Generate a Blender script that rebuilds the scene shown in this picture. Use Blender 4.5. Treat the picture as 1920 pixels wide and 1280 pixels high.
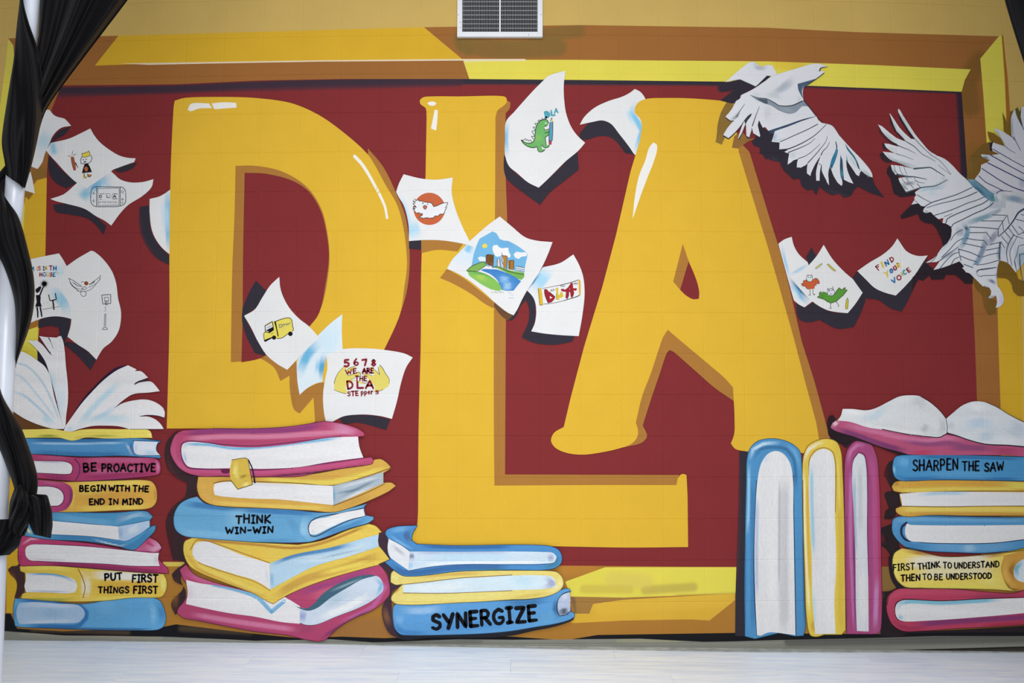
import bpy, math, random
import numpy as np
from mathutils import Vector, Matrix
from mathutils.geometry import delaunay_2d_cdt
random.seed(7); RNG = np.random.default_rng(7)
S = bpy.context.scene
for o in list(bpy.data.objects): bpy.data.objects.remove(o)
COL = S.collection

# ------------------------------------------------------------------ camera
G = 0.2032                       # height of one block course
F = 1500.0                       # focal length in pixels of the 1920 px frame
CAM = dict(x=-0.1235, d=4.0449, z=1.2853, yaw=-0.0036629, pitch=0.0481746, roll=0.0021296)
LENS = dict(x=-0.11235, d=3.94437, z=1.27705, yaw=-0.0061245, pitch=0.0517838, roll=0.0021946, k=0.0337298)
def basis(c):
    y, p, r = c['yaw'], c['pitch'], c['roll']
    fw = np.array([math.sin(y)*math.cos(p), math.cos(y)*math.cos(p), math.sin(p)])
    rt = np.array([math.cos(y), -math.sin(y), 0.0]); up = np.cross(rt, fw)
    return rt*math.cos(r)+up*math.sin(r), -rt*math.sin(r)+up*math.cos(r), fw
cam = bpy.data.objects.new('camera', bpy.data.cameras.new('camera')); COL.objects.link(cam)
_r, _u, _f = basis(CAM)
cam.matrix_world = Matrix(((_r[0], _u[0], -_f[0], CAM['x']), (_r[1], _u[1], -_f[1], -CAM['d']), (_r[2], _u[2], -_f[2], CAM['z']), (0, 0, 0, 1)))
cam.data.sensor_width = 36.0; cam.data.lens = F/1920*36; cam.data.clip_start = 0.05; cam.data.clip_end = 60
S.camera = cam
# ------------------------------------------------------------------ world, lamps, exposure
w = bpy.data.worlds.new('world'); S.world = w; w.use_nodes = True
w.node_tree.nodes['Background'].inputs[0].default_value = (0.93, 0.95, 1.0, 1)
w.node_tree.nodes['Background'].inputs[1].default_value = 0.2
def area(name, loc, target, sx, sy, power, col=(1, 1, 1)):
    l = bpy.data.lights.new(name, 'AREA'); l.shape = 'RECTANGLE'; l.size = sx; l.size_y = sy; l.energy = power; l.color = col
    o = bpy.data.objects.new(name, l); COL.objects.link(o); o.location = loc
    o.rotation_euler = (Vector(target)-Vector(loc)).to_track_quat('-Z', 'Y').to_euler(); return o
area('ceiling_lamp', (-0.2, -2.75, 4.1), (-0.2, -2.2, 0.0), 1.8, 1.0, 80, (0.95, 0.975, 1.0))
area('front_fill', (-0.1, -4.2, 1.7), (-0.1, 0.0, 0.8), 1.3, 0.9, 74, (1.0, 0.985, 0.965))  # unseen frontal fill near the camera, added for the falloff towards the wall's corners
dl = area('floor_fill', (-0.3, -1.5, 4.3), (-0.3, -1.35, 0.0), 2.6, 0.8, 12, (0.93, 0.965, 1.0)); dl.data.spread = math.radians(75)  # unseen fill with a narrow spread, added to brighten the floor
S.view_settings.view_transform = 'Standard'; S.view_settings.look = 'None'; S.view_settings.gamma = 1.0
S.view_settings.use_curve_mapping = False; S.view_settings.exposure = -0.05
# ------------------------------------------------------------------ mapping between the picture of the wall, the block courses and the wall
def px2world(p):
    p = np.atleast_2d(np.asarray(p, float)); rt, up, fw = basis(CAM)
    d = fw[None] + rt[None]*((p[:, 0]-960)/F)[:, None] + up[None]*(-(p[:, 1]-640)/F)[:, None]
    t = CAM['d']/d[:, 1]
    return np.stack([CAM['x']+d[:, 0]*t, CAM['z']+d[:, 2]*t], 1)
def px2uv(p):
    p = np.atleast_2d(np.asarray(p, float)); rt, up, fw = basis(LENS)
    a = (p[:, 0]-960)/F; b = -(p[:, 1]-640)/F
    s = 1+LENS['k']*((p[:, 0]-960)**2+(p[:, 1]-640)**2)/960**2
    d = fw[None]+rt[None]*(a*s)[:, None]+up[None]*(b*s)[:, None]
    t = LENS['d']/d[:, 1]
    return np.stack([LENS['x']+d[:, 0]*t, LENS['z']+d[:, 2]*t], 1)/G
def uv2px(q):
    q = np.atleast_2d(np.asarray(q, float)); rt, up, fw = basis(LENS)
    v = np.stack([q[:, 0]*G-LENS['x'], np.full(len(q), LENS['d']), q[:, 1]*G-LENS['z']], 1)
    w_ = v@fw; a = v@rt/w_*F; b = -(v@up)/w_*F
    ru = np.hypot(a, b)+1e-9; rd = ru.copy(); k = LENS['k']/960**2
    for _ in range(12): rd -= (rd*(1+k*rd*rd)-ru)/(1+3*k*rd*rd)
    return np.stack([960+a*rd/ru, 640+b*rd/ru], 1)
EH, EV, DH, DV = 0.019, 0.014, 0.0019, 0.0009      # half widths (in courses) and depths (m) of the painted-over joints
def groove(q):
    hu = np.abs(q[:, 0]-np.round(q[:, 0])); hv = np.abs(q[:, 1]-np.round(q[:, 1]))
    return np.maximum(np.clip(1-hv/EH, 0, 1)*DH, np.clip(1-hu/EV, 0, 1)*DV)
# ------------------------------------------------------------------ outlines
def lin(h):
    h = h.lstrip('#'); c = np.array([int(h[i:i+2], 16)/255 for i in (0, 2, 4)])
    return np.where(c <= .04045, c/12.92, ((c+.055)/1.055)**2.4)
DESAT = 0.0
def pig(h):
    c = lin(h); return c*(1-DESAT)+(c@np.array([.2126, .7152, .0722]))*DESAT
def pts(s):
    """'ox,oy,scale: x,y x,y! ...' -> points in picture pixels and corner flags (! is a corner, ~ is smooth)"""
    ox = oy = 0.0; sc = 1.0
    if ':' in s:
        a, s = s.split(':'); ox, oy, sc = (float(v) for v in a.split(','))
    P, C = [], []
    for t in s.split():
        f = 0
        if t[-1] in '!~': f = 1 if t[-1] == '!' else -1; t = t[:-1]
        x, y = t.split(','); P.append((ox+float(x)/sc, oy+float(y)/sc)); C.append(f)
    return np.array(P), C
def smooth(s, closed=True, step=4.0):
    P, C = pts(s) if isinstance(s, str) else s
    n = len(P)
    if n < 3: closed = False
    corner = []
    for i in range(n):
        a, b, c = P[i-1], P[i], P[(i+1) % n]
        v1, v2 = b-a, c-b
        l = np.linalg.norm(v1)*np.linalg.norm(v2)+1e-9
        ang = math.degrees(math.acos(np.clip(v1@v2/l, -1, 1)))
        corner.append(C[i] == 1 or (C[i] == 0 and ang > 62))
    out = []
    rng = range(n) if closed else range(n-1)
    for i in rng:
        p1, p2 = P[i], P[(i+1) % n]
        L = np.linalg.norm(p2-p1); m = max(1, int(L/step))
        p0 = P[i-1] if (closed or i > 0) else p1
        p3 = P[(i+2) % n] if (closed or i+2 < n) else p2
        d1 = np.linalg.norm(p1-p0)+1e-9; d3 = np.linalg.norm(p3-p2)+1e-9
        t1 = (p2-p1) if corner[i] or d1 < 1e-6 else ((p1-p0)/d1*L*min(1, d1/L*2)+(p2-p1))*.5
        t2 = (p2-p1) if corner[(i+1) % n] or d3 < 1e-6 else ((p3-p2)/d3*L*min(1, d3/L*2)+(p2-p1))*.5
        for j in range(m):
            t = j/m; t_2 = t*t; t_3 = t_2*t
            out.append((2*t_3-3*t_2+1)*p1+(t_3-2*t_2+t)*t1+(-2*t_3+3*t_2)*p2+(t_3-t_2)*t2)
    if not closed: out.append(P[-1])
    return np.array(out)
def inside(poly, q):
    x, y = q[:, 0], q[:, 1]; r = np.zeros(len(q), bool)
    x0, y0 = poly[:, 0], poly[:, 1]; x1, y1 = np.roll(x0, -1), np.roll(y0, -1)
    for a, b, c, d in zip(x0, y0, x1, y1):
        if b == d: continue
        m = (y < b) != (y < d)
        if m.any(): r[m] ^= x[m] < (c-a)*(y[m]-b)/(d-b)+a
    return r
def dist(path, q):
    best = np.full(len(q), 1e9)
    if len(path) == 1: return np.hypot(*(q-path[0]).T)
    for a, b in zip(path[:-1], path[1:]):
        v = b-a; t = np.clip(((q-a)@v)/(v@v+1e-12), 0, 1)
        best = np.minimum(best, np.hypot(*(q-a-t[:, None]*v).T))
    return best
def along(path, q):
    """distance along the path of the nearest point, and the path's length"""
    best = np.full(len(q), 1e9); s = np.zeros(len(q)); L = 0.0
    for a, b in zip(path[:-1], path[1:]):
        v = b-a; l = math.hypot(*v); t = ((q-a)@v)/(v@v+1e-12); tc = np.clip(t, 0, 1)
        d = np.hypot(*(q-a-tc[:, None]*v).T); m = d < best-1e-6; best[m] = d[m]; s[m] = L+tc[m]*l; L += l
    return s, L
def tint(q, base, strokes, fade=False):
    """paint colour at picture points q: flat base coat with soft brush strokes (path, half width, softness, colour, strength)"""
    c = np.tile(pig(base), (len(q), 1))
    for st in strokes or ():
        path, hw, so, col, al = st
        pa = smooth(path, False, 12.0) if not isinstance(path, np.ndarray) else path
        m = np.clip(1-(dist(pa, q)-hw)/max(so, .01), 0, 1); m = m*m*(3-2*m)*al
        if fade and len(pa) > 1:
            sl, L = along(pa, q); fl = min(.38*L, 26.0)
            e = np.clip(np.minimum(sl, L-sl)/fl, 0, 1); m = m*(.12+.88*e)
        c = c*(1-m[:, None])+pig(col)*m[:, None]
    return c
# ------------------------------------------------------------------ materials
def mat_new(name):
    m = bpy.data.materials.new(name); m.use_nodes = True
    return m, m.node_tree, m.node_tree.nodes['Principled BSDF']
def paint_material(name, mottling=.05, scale=22, rough=.7, bump=.12, streak=(1, 1, 1)):
    m, nt, b = mat_new(name); N = nt.nodes; L = nt.links
    at = N.new('ShaderNodeAttribute'); at.attribute_name = 'Col'
    tc = N.new('ShaderNodeTexCoord')
    mp = N.new('ShaderNodeMapping'); mp.inputs['Scale'].default_value = streak
    L.new(tc.outputs['Object'], mp.inputs[0])
    n1 = N.new('ShaderNodeTexNoise'); n1.inputs['Scale'].default_value = scale*.25; n1.inputs['Detail'].default_value = 3
    n2 = N.new('ShaderNodeTexNoise'); n2.inputs['Scale'].default_value = scale*9; n2.inputs['Detail'].default_value = 2
    L.new(mp.outputs[0], n1.inputs['Vector']); L.new(mp.outputs[0], n2.inputs['Vector'])
    ad = N.new('ShaderNodeMath'); ad.operation = 'ADD'; L.new(n1.outputs['Fac'], ad.inputs[0]); L.new(n2.outputs['Fac'], ad.inputs[1])
    mr = N.new('ShaderNodeMapRange'); mr.inputs['From Min'].default_value = .6; mr.inputs['From Max'].default_value = 1.4
    mr.inputs['To Min'].default_value = 1-mottling; mr.inputs['To Max'].default_value = 1+mottling
    L.new(ad.outputs[0], mr.inputs['Value'])
    vm = N.new('ShaderNodeVectorMath'); vm.operation = 'SCALE'; L.new(at.outputs['Color'], vm.inputs[0]); L.new(mr.outputs[0], vm.inputs['Scale'])
    L.new(vm.outputs[0], b.inputs['Base Color']); b.inputs['Roughness'].default_value = rough
    b.inputs['Specular IOR Level'].default_value = .1
    n3 = N.new('ShaderNodeTexNoise'); n3.inputs['Scale'].default_value = 260; n3.inputs['Detail'].default_value = 3
    L.new(mp.outputs[0], n3.inputs['Vector'])
    bp = N.new('ShaderNodeBump'); bp.inputs['Strength'].default_value = bump; bp.inputs['Distance'].default_value = .002
    L.new(n3.outputs['Fac'], bp.inputs['Height']); L.new(bp.outputs[0], b.inputs['Normal'])
    return m
def plain(name, col, rough=.5, metal=0.0, spec=.4, noise=None):
    m, nt, b = mat_new(name); c = lin(col)
    b.inputs['Base Color'].default_value = (*c, 1); b.inputs['Roughness'].default_value = rough
    b.inputs['Metallic'].default_value = metal; b.inputs['Specular IOR Level'].default_value = spec
    if noise:
        sc, am = noise; N = nt.nodes; L = nt.links
        tc = N.new('ShaderNodeTexCoord'); n = N.new('ShaderNodeTexNoise'); n.inputs['Scale'].default_value = sc; n.inputs['Detail'].default_value = 4
        L.new(tc.outputs['Object'], n.inputs['Vector'])
        r = N.new('ShaderNodeValToRGB'); r.color_ramp.elements[0].position = .3; r.color_ramp.elements[1].position = .7
        r.color_ramp.elements[0].color = (*(c*(1-am)), 1); r.color_ramp.elements[1].color = (*(c*(1+am)), 1)
        L.new(n.outputs['Fac'], r.inputs[0]); L.new(r.outputs[0], b.inputs['Base Color'])
        bp = N.new('ShaderNodeBump'); bp.inputs['Strength'].default_value = .15; bp.inputs['Distance'].default_value = .004
        L.new(n.outputs['Fac'], bp.inputs['Height']); L.new(bp.outputs[0], b.inputs['Normal'])
    return m
M_WALL = paint_material('block_wall_paint', .055, 22, .72, .16)
M_MURAL = paint_material('mural_paint', .045, 26, .72, .14)
M_BRUSH = paint_material('brushed_paint', .13, 16, .72, .14, (.35, 1, 3.2)); M_UPRIGHT = paint_material('upright_brushed_paint', .13, 16, .72, .14, (3.2, 1, .35)); FMAT = M_MURAL
# ------------------------------------------------------------------ objects
def link(name, me, parent=None, label=None, cat=None, group=None, kind=None):
    o = bpy.data.objects.new(name, me); COL.objects.link(o)
    if parent is not None: o.parent = parent
    for k, v in (('label', label), ('category', cat), ('group', group), ('kind', kind)):
        if v: o[k] = v
    return o
def mesh(name, V, T, cols=None, mat=None):
    me = bpy.data.meshes.new(name); me.from_pydata([tuple(v) for v in V], [], [tuple(t) for t in T]); 
    if cols is not None:
        a = me.color_attributes.new('Col', 'FLOAT_COLOR', 'CORNER')
        buf = np.ones((len(me.loops), 4), np.float32); buf[:, :3] = cols
        a.data.foreach_set('color', buf.ravel())
    if mat: me.materials.append(mat)
    me.update(); return me
def joint_lines(u0, u1, v0, v1, pitch=None):
    P, E = [], []
    def seg(a, b):
        n = 1 if not pitch else max(1, int(math.hypot(b[0]-a[0], b[1]-a[1])/(pitch/76.5))); k = len(P)
        P.extend([(a[0]+(b[0]-a[0])*i/n, a[1]+(b[1]-a[1])*i/n) for i in range(n+1)]); E.extend([(k+i, k+i+1) for i in range(n)])
    for j in range(math.floor(v0), math.ceil(v1)+1):
        for d in (-EH, 0, EH):
            if v0 < j+d < v1: seg((u0, j+d), (u1, j+d))
    for i in range(math.floor(u0), math.ceil(u1)+1):
        for d in (-EV, 0, EV):
            if u0 < i+d < u1: seg((i+d, v0), (i+d, v1))
    return P, E
def grid_points(u0, u1, v0, v1, pitch):
    p = pitch/76.5
    uu, vv = np.meshgrid(np.arange(u0+p*.5, u1, p), np.arange(v0+p*.5, v1, p*.87))
    uu = uu+((np.arange(uu.shape[0]) % 2)*p*.5)[:, None]
    g = np.stack([uu.ravel(), vv.ravel()], 1)
    hv = np.abs(g[:, 1]-np.round(g[:, 1])); hu = np.abs(g[:, 0]-np.round(g[:, 0]))
    return g[(hv > EH*1.6) & (hu > EV*1.6)]
def area_mesh(ring_px, base, strokes, pitch=None):
    ring = px2uv(ring_px)
    (u0, v0), (u1, v1) = ring.min(0), ring.max(0)
    P = [tuple(p) for p in ring]; n = len(P); E = [(i, (i+1) % n) for i in range(n)]
    if strokes and pitch is None: pitch = min(6.0, max(2.4, min(min(s[1]+s[2]*.5, s[2]) for s in strokes)*.6))
    jp, je = joint_lines(u0-.01, u1+.01, v0-.01, v1+.01, pitch if strokes else None)
    E += [(a+len(P), b+len(P)) for a, b in je]; P += jp
    if strokes:
        g = grid_points(u0, u1, v0, v1, pitch); g = g[inside(ring, g)]
        P += [tuple(x) for x in g]
    res = delaunay_2d_cdt([Vector(p) for p in P], E, [], 0, 1e-6)
    V = np.array([tuple(v) for v in res[0]]); T = np.array([t for t in res[2] if len(t) == 3])
    cen = V[T].mean(1); T = T[inside(ring, cen)]
    used, inv = np.unique(T, return_inverse=True); V = V[used]; T = inv.reshape(T.shape)
    a = V[T]; s = np.cross(a[:, 1]-a[:, 0], a[:, 2]-a[:, 0]); T[s < 0] = T[s < 0][:, ::-1]
    px = uv2px(V)
    return V, T, px, tint(px, base, strokes, True)
LEVELS = []; KW = 1.25
def level_for(bb, extra=0):
    l = 0
    for b, k in LEVELS:
        if b[0] < bb[2] and bb[0] < b[2] and b[1] < bb[3] and bb[1] < b[3] and k > l: l = k
    LEVELS.append((bb, l+1+extra)); return l+1
class Film:
    """one coat of mural paint: filled areas and brush lines, following the joints of the wall beneath"""
    def __init__(s): s.V, s.T, s.C, s.n = [], [], [], 0; s.ln = None
    def _add(s, V, T, C): s.V.append(V); s.T.append(T+s.n); s.C.append(C[T].reshape(-1, 3)); s.n += len(V)
    def _world(s, uv, px, lev, lift=0.0):
        wx = px2world(px)
        return np.stack([wx[:, 0], -(lev*1.1e-4+lift+.0020)+groove(uv), wx[:, 1]], 1)
    def area(s, path, col, strokes=None, pitch=None, step=4.0):
        r = smooth(path, True, step) if not isinstance(path, np.ndarray) else path
        V, T, px, c = area_mesh(r, col, strokes, pitch)
        lv = level_for((*r.min(0), *r.max(0)))
        s._add(s._world(V, px, lv), T, c); return s
    def lines(s, items, col, bold=1.0):
        """items: (path, start width, end width[, closed]) brush lines sharing one level"""
        pre = []; kw = KW*bold
        for it in items:
            path, w0, w1 = it[:3]; closed = len(it) > 3 and it[3]
            p = smooth(path, closed, 1.6) if not isinstance(path, np.ndarray) else path
            if closed: p = np.vstack([p, p[:1]])
            pre.append((p, w0*kw+.1, w1*kw+.1, closed))
        if not pre: return s
        allp = np.vstack([p for p, *_ in pre])
        lv = level_for((*(allp.min(0)-1), *(allp.max(0)+1)), 2)
        c = pig(col)
        for p, w0, w1, closed in pre:
            if len(p) < 2: continue
            d = np.gradient(p, axis=0); d /= np.hypot(d[:, 0], d[:, 1])[:, None]+1e-9
            nrm = np.stack([-d[:, 1], d[:, 0]], 1)
            t = np.linspace(0, 1, len(p)); w = (w0+(w1-w0)*t)*.5
            if not closed:
                cap = []
                for k, sgn in ((0, -1), (-1, 1)):
                    cap.append(p[k]+d[k]*sgn*w[k]*.85)
                p = np.vstack([cap[0], p, cap[1]]); nrm = np.vstack([nrm[0], nrm, nrm[-1]]); w = np.concatenate([[w[0]*.45], w, [w[-1]*.45]])
            A = p+nrm*w[:, None]; B = p-nrm*w[:, None]; n = len(p)
            px = np.vstack([A, B]); uv = px2uv(px)
            T = []
            for i in range(n-1): T += [(i, i+1, n+i), (n+i, i+1, n+i+1)]
            T = np.array(T); a = uv[T]; sg = np.cross(a[:, 1]-a[:, 0], a[:, 2]-a[:, 0]); T[sg < 0] = T[sg < 0][:, ::-1]
            s._add(s._world(uv, px, lv, .00022), T, np.tile(c, (len(px), 1)))
        return s
    def dots(s, centres, r, col, squash=1.0):
        a = np.linspace(0, 2*math.pi, 11)[:-1]
        for x, y in centres:
            s.area(np.stack([x+r*np.cos(a), y+r*squash*np.sin(a)], 1), col)
        return s
    def text(s, txt, x0, y0, x1, y1, h, wd, col, jit=.02, slant=.05, cols=None):
        items = letters(txt, x0, y0, x1, y1, h, wd, jit, slant)
        if cols:
            for k, it in enumerate(items): s.lines(it, cols[k % len(cols)], 1.25/KW)
        else: s.lines([a for it in items for a in it], col, 1.25/KW)
        return s
    def make(s, name, parent, label=None):
        V = np.vstack(s.V); T = np.vstack(s.T); C = np.vstack(s.C)
        return link(name, mesh(name, V, T.tolist(), C, FMAT), parent, label)
GL = {'A':'.8|0,0 .42,1! .8,0;.16,.36 .66,.36','B':'.62|.02,0 .02,1;.02,1! .4,.98 .5,.76 .36,.56 .02,.54!;.02,.54! .45,.52 .6,.28 .42,.03 .02,0!',
'C':'.7|.68,.84 .42,1 .12,.8 .02,.45 .2,.06 .46,0 .7,.16','D':'.72|.03,0 .03,1;.03,1! .4,.94 .68,.6 .62,.22 .34,.03 .03,0!',
'E':'.58|.04,0 .04,1;.04,1 .56,1;.04,.52 .46,.52;.04,0 .58,0','F':'.56|.04,0 .04,1;.04,1 .56,1;.04,.52 .46,.52',
'G':'.74|.68,.85 .42,1 .12,.8 .02,.45 .2,.06 .46,0 .7,.18 .7,.42! .42,.42','H':'.66|.03,0 .03,1;.63,0 .63,1;.03,.5 .63,.5',
'I':'.4|.2,0 .2,1;.02,1 .38,1;.02,0 .38,0','i':'.12|.06,0 .06,1','K':'.66|.04,0 .04,1;.62,1 .06,.48! .66,0','L':'.56|.05,1 .05,0! .56,0','M':'.86|.02,0 .12,1! .43,.3! .74,1! .84,0',
'N':'.7|.03,0 .05,1! .64,0! .67,1','O':'.76|.38,1 .1,.82 .02,.45 .2,.06 .4,0 .66,.14 .75,.5 .62,.9 .38,1','P':'.6|.03,0 .03,1;.03,1! .42,.98 .58,.74 .42,.48 .03,.44!',
'R':'.66|.03,0 .03,1;.03,1! .42,.98 .58,.76 .42,.52 .03,.5!;.28,.5 .66,0','S':'.62|.58,.86 .36,1 .1,.9 .08,.66 .32,.52 .56,.4 .58,.14 .32,0 .02,.12',
'T':'.7|.35,0 .35,1;.0,1 .7,1','U':'.68|.03,1 .05,.3 .22,.02 .44,.02 .62,.3 .65,1','V':'.74|.0,1 .36,0! .74,1','W':'1.0|.0,1 .24,0! .5,.72! .74,0! 1,1',
'Y':'.7|.0,1 .34,.46!;.7,1 .3,0','Z':'.66|.02,1 .62,1! .02,0! .66,0','5':'.58|.56,1 .1,1! .06,.58! .34,.62 .56,.4 .5,.12 .26,0 .0,.1',
'6':'.56|.34,1 .08,.62 .02,.28 .22,0 .5,.1 .54,.36 .3,.5 .06,.34','7':'.6|.02,.95 .58,1! .3,0','8':'.56|.28,1 .06,.8 .28,.54 .54,.26 .28,0 .02,.26 .28,.54 .5,.8 .28,1',
'p':'.5|.04,-.3 .04,.62;.04,.55! .3,.66 .48,.4 .3,.08 .04,.1!','e':'.5|.04,.34 .46,.36! .4,.6 .18,.62 .03,.3 .2,.02 .48,.12','r':'.4|.04,0 .04,.62;.04,.45 .2,.62 .4,.58',
's':'.46|.42,.54 .2,.64 .08,.48 .4,.22 .24,.02 .02,.1','n':'.5|.04,0 .04,.6;.04,.4 .3,.62 .46,.4 .46,0','"':'.3|.06,1 .06,.72;.22,1 .22,.72','-':'.5|.06,.45 .46,.47','u':'.5|.04,.6 .08,.1 .4,.08 .46,.6','.':'.1|.04,0 .06,.04',
'l':'.12|.05,0 .05,1','h':'.5|.04,0 .04,1;.04,.4 .3,.6 .46,.4 .46,0','a':'.5|.44,.6 .2,.62 .04,.3 .2,.02 .44,.2;.44,.6 .46,0','y':'.5|.04,.6 .25,.1!;.48,.6 .1,-.35','w':'.7|.0,.6 .16,0! .34,.5! .5,0! .68,.6'}
def letters(txt, x0, y0, x1, y1, h, wd, jit=.02, slant=.05):
    gap = .26; adv = []; x = 0
    for ch in txt:
        if ch == ' ': x += .55; adv.append(None); continue
        adv.append(x); x += float(GL[ch].split('|')[0])+gap
    tot = x-gap; L = math.hypot(x1-x0, y1-y0); ex = np.array([(x1-x0), (y1-y0)])/L; ey = np.array([ex[1], -ex[0]]); sx = L/tot
    out = []
    for ch, a in zip(txt, adv):
        if a is None: continue
        items = []; jy = random.uniform(-jit, jit)*h; js = 1+random.uniform(-jit, jit)*2; rot = random.uniform(-jit, jit)
        for st in GL[ch].split('|')[1].split(';'):
            P, C = pts(st)
            Q = np.array([np.array([x0, y0])+ex*(a+p[0]+slant*p[1]*h/sx*.5-rot*p[1])*sx+ey*((p[1]*js+rot*p[0])*h+jy) for p in P])
            items.append((smooth((Q, C), False, 1.5), wd*random.uniform(.85, 1.1), wd*random.uniform(.75, 1.05)))
        out.append(items)
    return out
# ------------------------------------------------------------------ the block wall with the painted border and field
CREAM = 'd0af63'; BROWN = 'a06935'; OCHRE = 'dcae30'; LEMON = 'e4d655'; MAROON = '832f31'; DARK = '34303a'; TAN = 'ad7838'
BG = [  # painted areas of the wall itself: outline, colour, soft strokes; the last one that covers a spot wins
 ('15,72! 222,67! 795,51! 860,50 1090,47! 1440,52! 1600,60! 1873,68! 1838,110! 1844,180! 1850,268! 1860,400! 1871,560! 1872,640! 1876,760! 1880,1200! 12,1200! 12,640! 47,400! 25,85!', BROWN,
   [('870,82 930,92 1045,88', 12, 10, '7f6634', .8), ('860,72 878,95', 6, 8, '7f6634', .7), ('1000,66 1085,58', 8, 8, '7f6634', .7),('1838,115 1815,150 1820,200',10,16,'7d5a28',.7),
    ('1830,300 1828,410',18,26,'8a6426',.5)]),
 ('15,72! 25,85! 47,400! 47,640! 60,1200! -130,1200! -130,640! -60,100! 5,80!', LEMON, [('0,70 30,130',12,30,'d2c45c',.5)]),
 ('-130,-200! 15,60! 15,72! 12,110! 0,200! -20,400! -130,700!', CREAM, None),
 ('222,67! 795,51! 868,112! 600,114! 400,117! 290,119! 178,123!', OCHRE, None),
 ('225,119! 400,116! 600,113! 868,110.5! 985,110.5! 985,113! 868,113.5! 600,115.5! 400,119! 280,121.5!', 'e8d4b6', None),
 ('868,112! 1060,112! 1440,115! 1640,122! 1820,130! 1809,150 1803,172! 1640,165! 1440,160! 1110,151! 880,148!', LEMON, [('868,114 985,112', .6, 2, 'e8d9c0', .9),('1460,118 1500,122',6,10,'e3bd3a',.6)]),
 ('1873,68! 1880,66! 1884,130! 1893,230! 1905,400! 1916,560! 1917,640! 1919,800! 1990,1200! 1879,1200! 1876,760! 1872,640! 1871,560! 1860,400! 1850,268! 1844,180! 1838,110!', LEMON, None),
 ('1878,66! 1881,66! 1890,150! 1900,300! 1890,300! 1884,150!', 'ab6c30', None),
 ('1867,470! 1914,470! 1916,560! 1917,640! 1919,800! 1990,1200! 1879,1200! 1876,760! 1872,640! 1870,560!', 'd5a92e', None),
 ('47,370! 89,310! 88,320! 85,480! 71,640! 69,700! 60,1200! 12,1200! 12,640! 40,500!', OCHRE, None),
 ('89,272! 52,320! 60,340 88,333! 92,276!', BROWN, [('62,330 84,322',5,8,'8a6a30',.8)]),
 ('40,602! 74,600! 71,612! 50,620! 40,625!', 'a8702c', None),
 ('50,619! 71,612! 71,676! 40,660! 30,655!', LEMON, [('45,655 70,672',4,12,'cbb83c',.6)]),
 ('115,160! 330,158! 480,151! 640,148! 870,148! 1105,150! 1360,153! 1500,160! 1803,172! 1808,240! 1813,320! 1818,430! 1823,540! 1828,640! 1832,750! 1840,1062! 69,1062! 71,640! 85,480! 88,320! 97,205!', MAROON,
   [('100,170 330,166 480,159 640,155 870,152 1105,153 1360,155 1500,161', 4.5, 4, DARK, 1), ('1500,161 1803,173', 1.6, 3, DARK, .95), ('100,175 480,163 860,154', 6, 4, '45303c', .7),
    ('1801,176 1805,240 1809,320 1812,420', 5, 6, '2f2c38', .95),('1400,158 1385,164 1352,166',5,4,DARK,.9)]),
 ('305,1053! 350,1053! 330,1068! 318,1076! 308,1062!', 'd8c25a', None),
 ('0,1062! 1052,1060! 1170,1061! 1383,1063! 1840,1062! 1990,1062! 1990,1212! 0,1200!', 'ae7a34', [('1055,1070 1090,1066 1110,1064',6,9,'bd8236',.7),('1660,1060 1665,1100',10,14,'85683a',.9),
    ('640,1180 740,1175',8,22,'9a6a40',.6)]),
 ('12,1038! 32,1038! 32,1150! 12,1148!', OCHRE, None),
 ('1060,1090! 1135,1063! 1383,1063! 1379,1112! 1250,1117! 1170,1120! 1070,1118!', LEMON, [('1095,1104 1180,1104', 4, 8, 'c9ae4c', .55), ('1210,1106 1300,1100', 4, 8, 'b39a4e', .6), ('1270,1118 1378,1114', 1.5, 4, 'b39a48', .6),
    ('1150,1085 1210,1090',8,14,'dcc263',.5)]),
 ('1075,1150! 1105,1150! 1112,1132! 1170,1124! 1378,1112! 1378,1125! 1330,1163! 1300,1161 1170,1163! 1070,1168!', 'dcae3c', [('1130,1136 1360,1122',8,14,'e3bb45',.5)]),
 ('1070,1118! 1170,1120! 1250,1118! 1170,1124! 1112,1132! 1105,1150! 1078,1150!', 'a47a40', [('1074,1122 1076,1146',2,5,'6b5a44',.7)]),
 ('0,1150! 20,1150! 32,1178! 120,1183! 300,1176! 330,1170! 480,1188! 560,1196! 640,1193! 720,1196! 860,1190! 960,1193! 1060,1200! 1120,1190! 1380,1186! 1600,1188! 1660,1188! 1840,1180! 1990,1175! 1990,1215! -130,1215! -130,1150!', '1c1c20',
   [('340,1178 470,1184',2,7,'5a4a38',.6),('60,1180 240,1186',1.5,5,'6a5440',.5)]),
 ('0,1182! 120,1191! 300,1193! 330,1194! 480,1201! 620,1198! 700,1204! 860,1198! 960,1199! 1090,1198! 1200,1197! 1320,1203! 1380,1202! 1480,1199! 1620,1196! 1750,1192! 1990,1192! 1990,1270! -130,1270! -130,1180!', '8b8c82',
   [('40,1187 300,1196',2,5,'a39a86',.6),('1160,1200 1270,1199',3,5,'a7a585',.5),('1480,1202 1920,1196',5,9,'5c5a56',.8),('700,1204 900,1202',2,5,'6d6f6a',.6)]),
]
REG = []
for path, col, st in BG:
    r = smooth(path, True, 24.0); REG.append((r, px2uv(r), col, st))
def paint_wall(V, T):
    """corner colours of a block's front face"""
    cen = V[T].mean(1); cp = uv2px(cen); vp = uv2px(V)
    idx = np.full(len(T), -1)
    for k, (r, ru, col, st) in enumerate(REG): idx[inside(r, cp)] = k
    out = np.zeros((len(T), 3, 3))
    for k in np.unique(idx):
        m = idx == k; col, st = (CREAM, None) if k < 0 else (REG[k][2], REG[k][3])
        c = tint(vp, col, st); out[m] = c[T[m]]
    return out.reshape(-1, 3)
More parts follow.
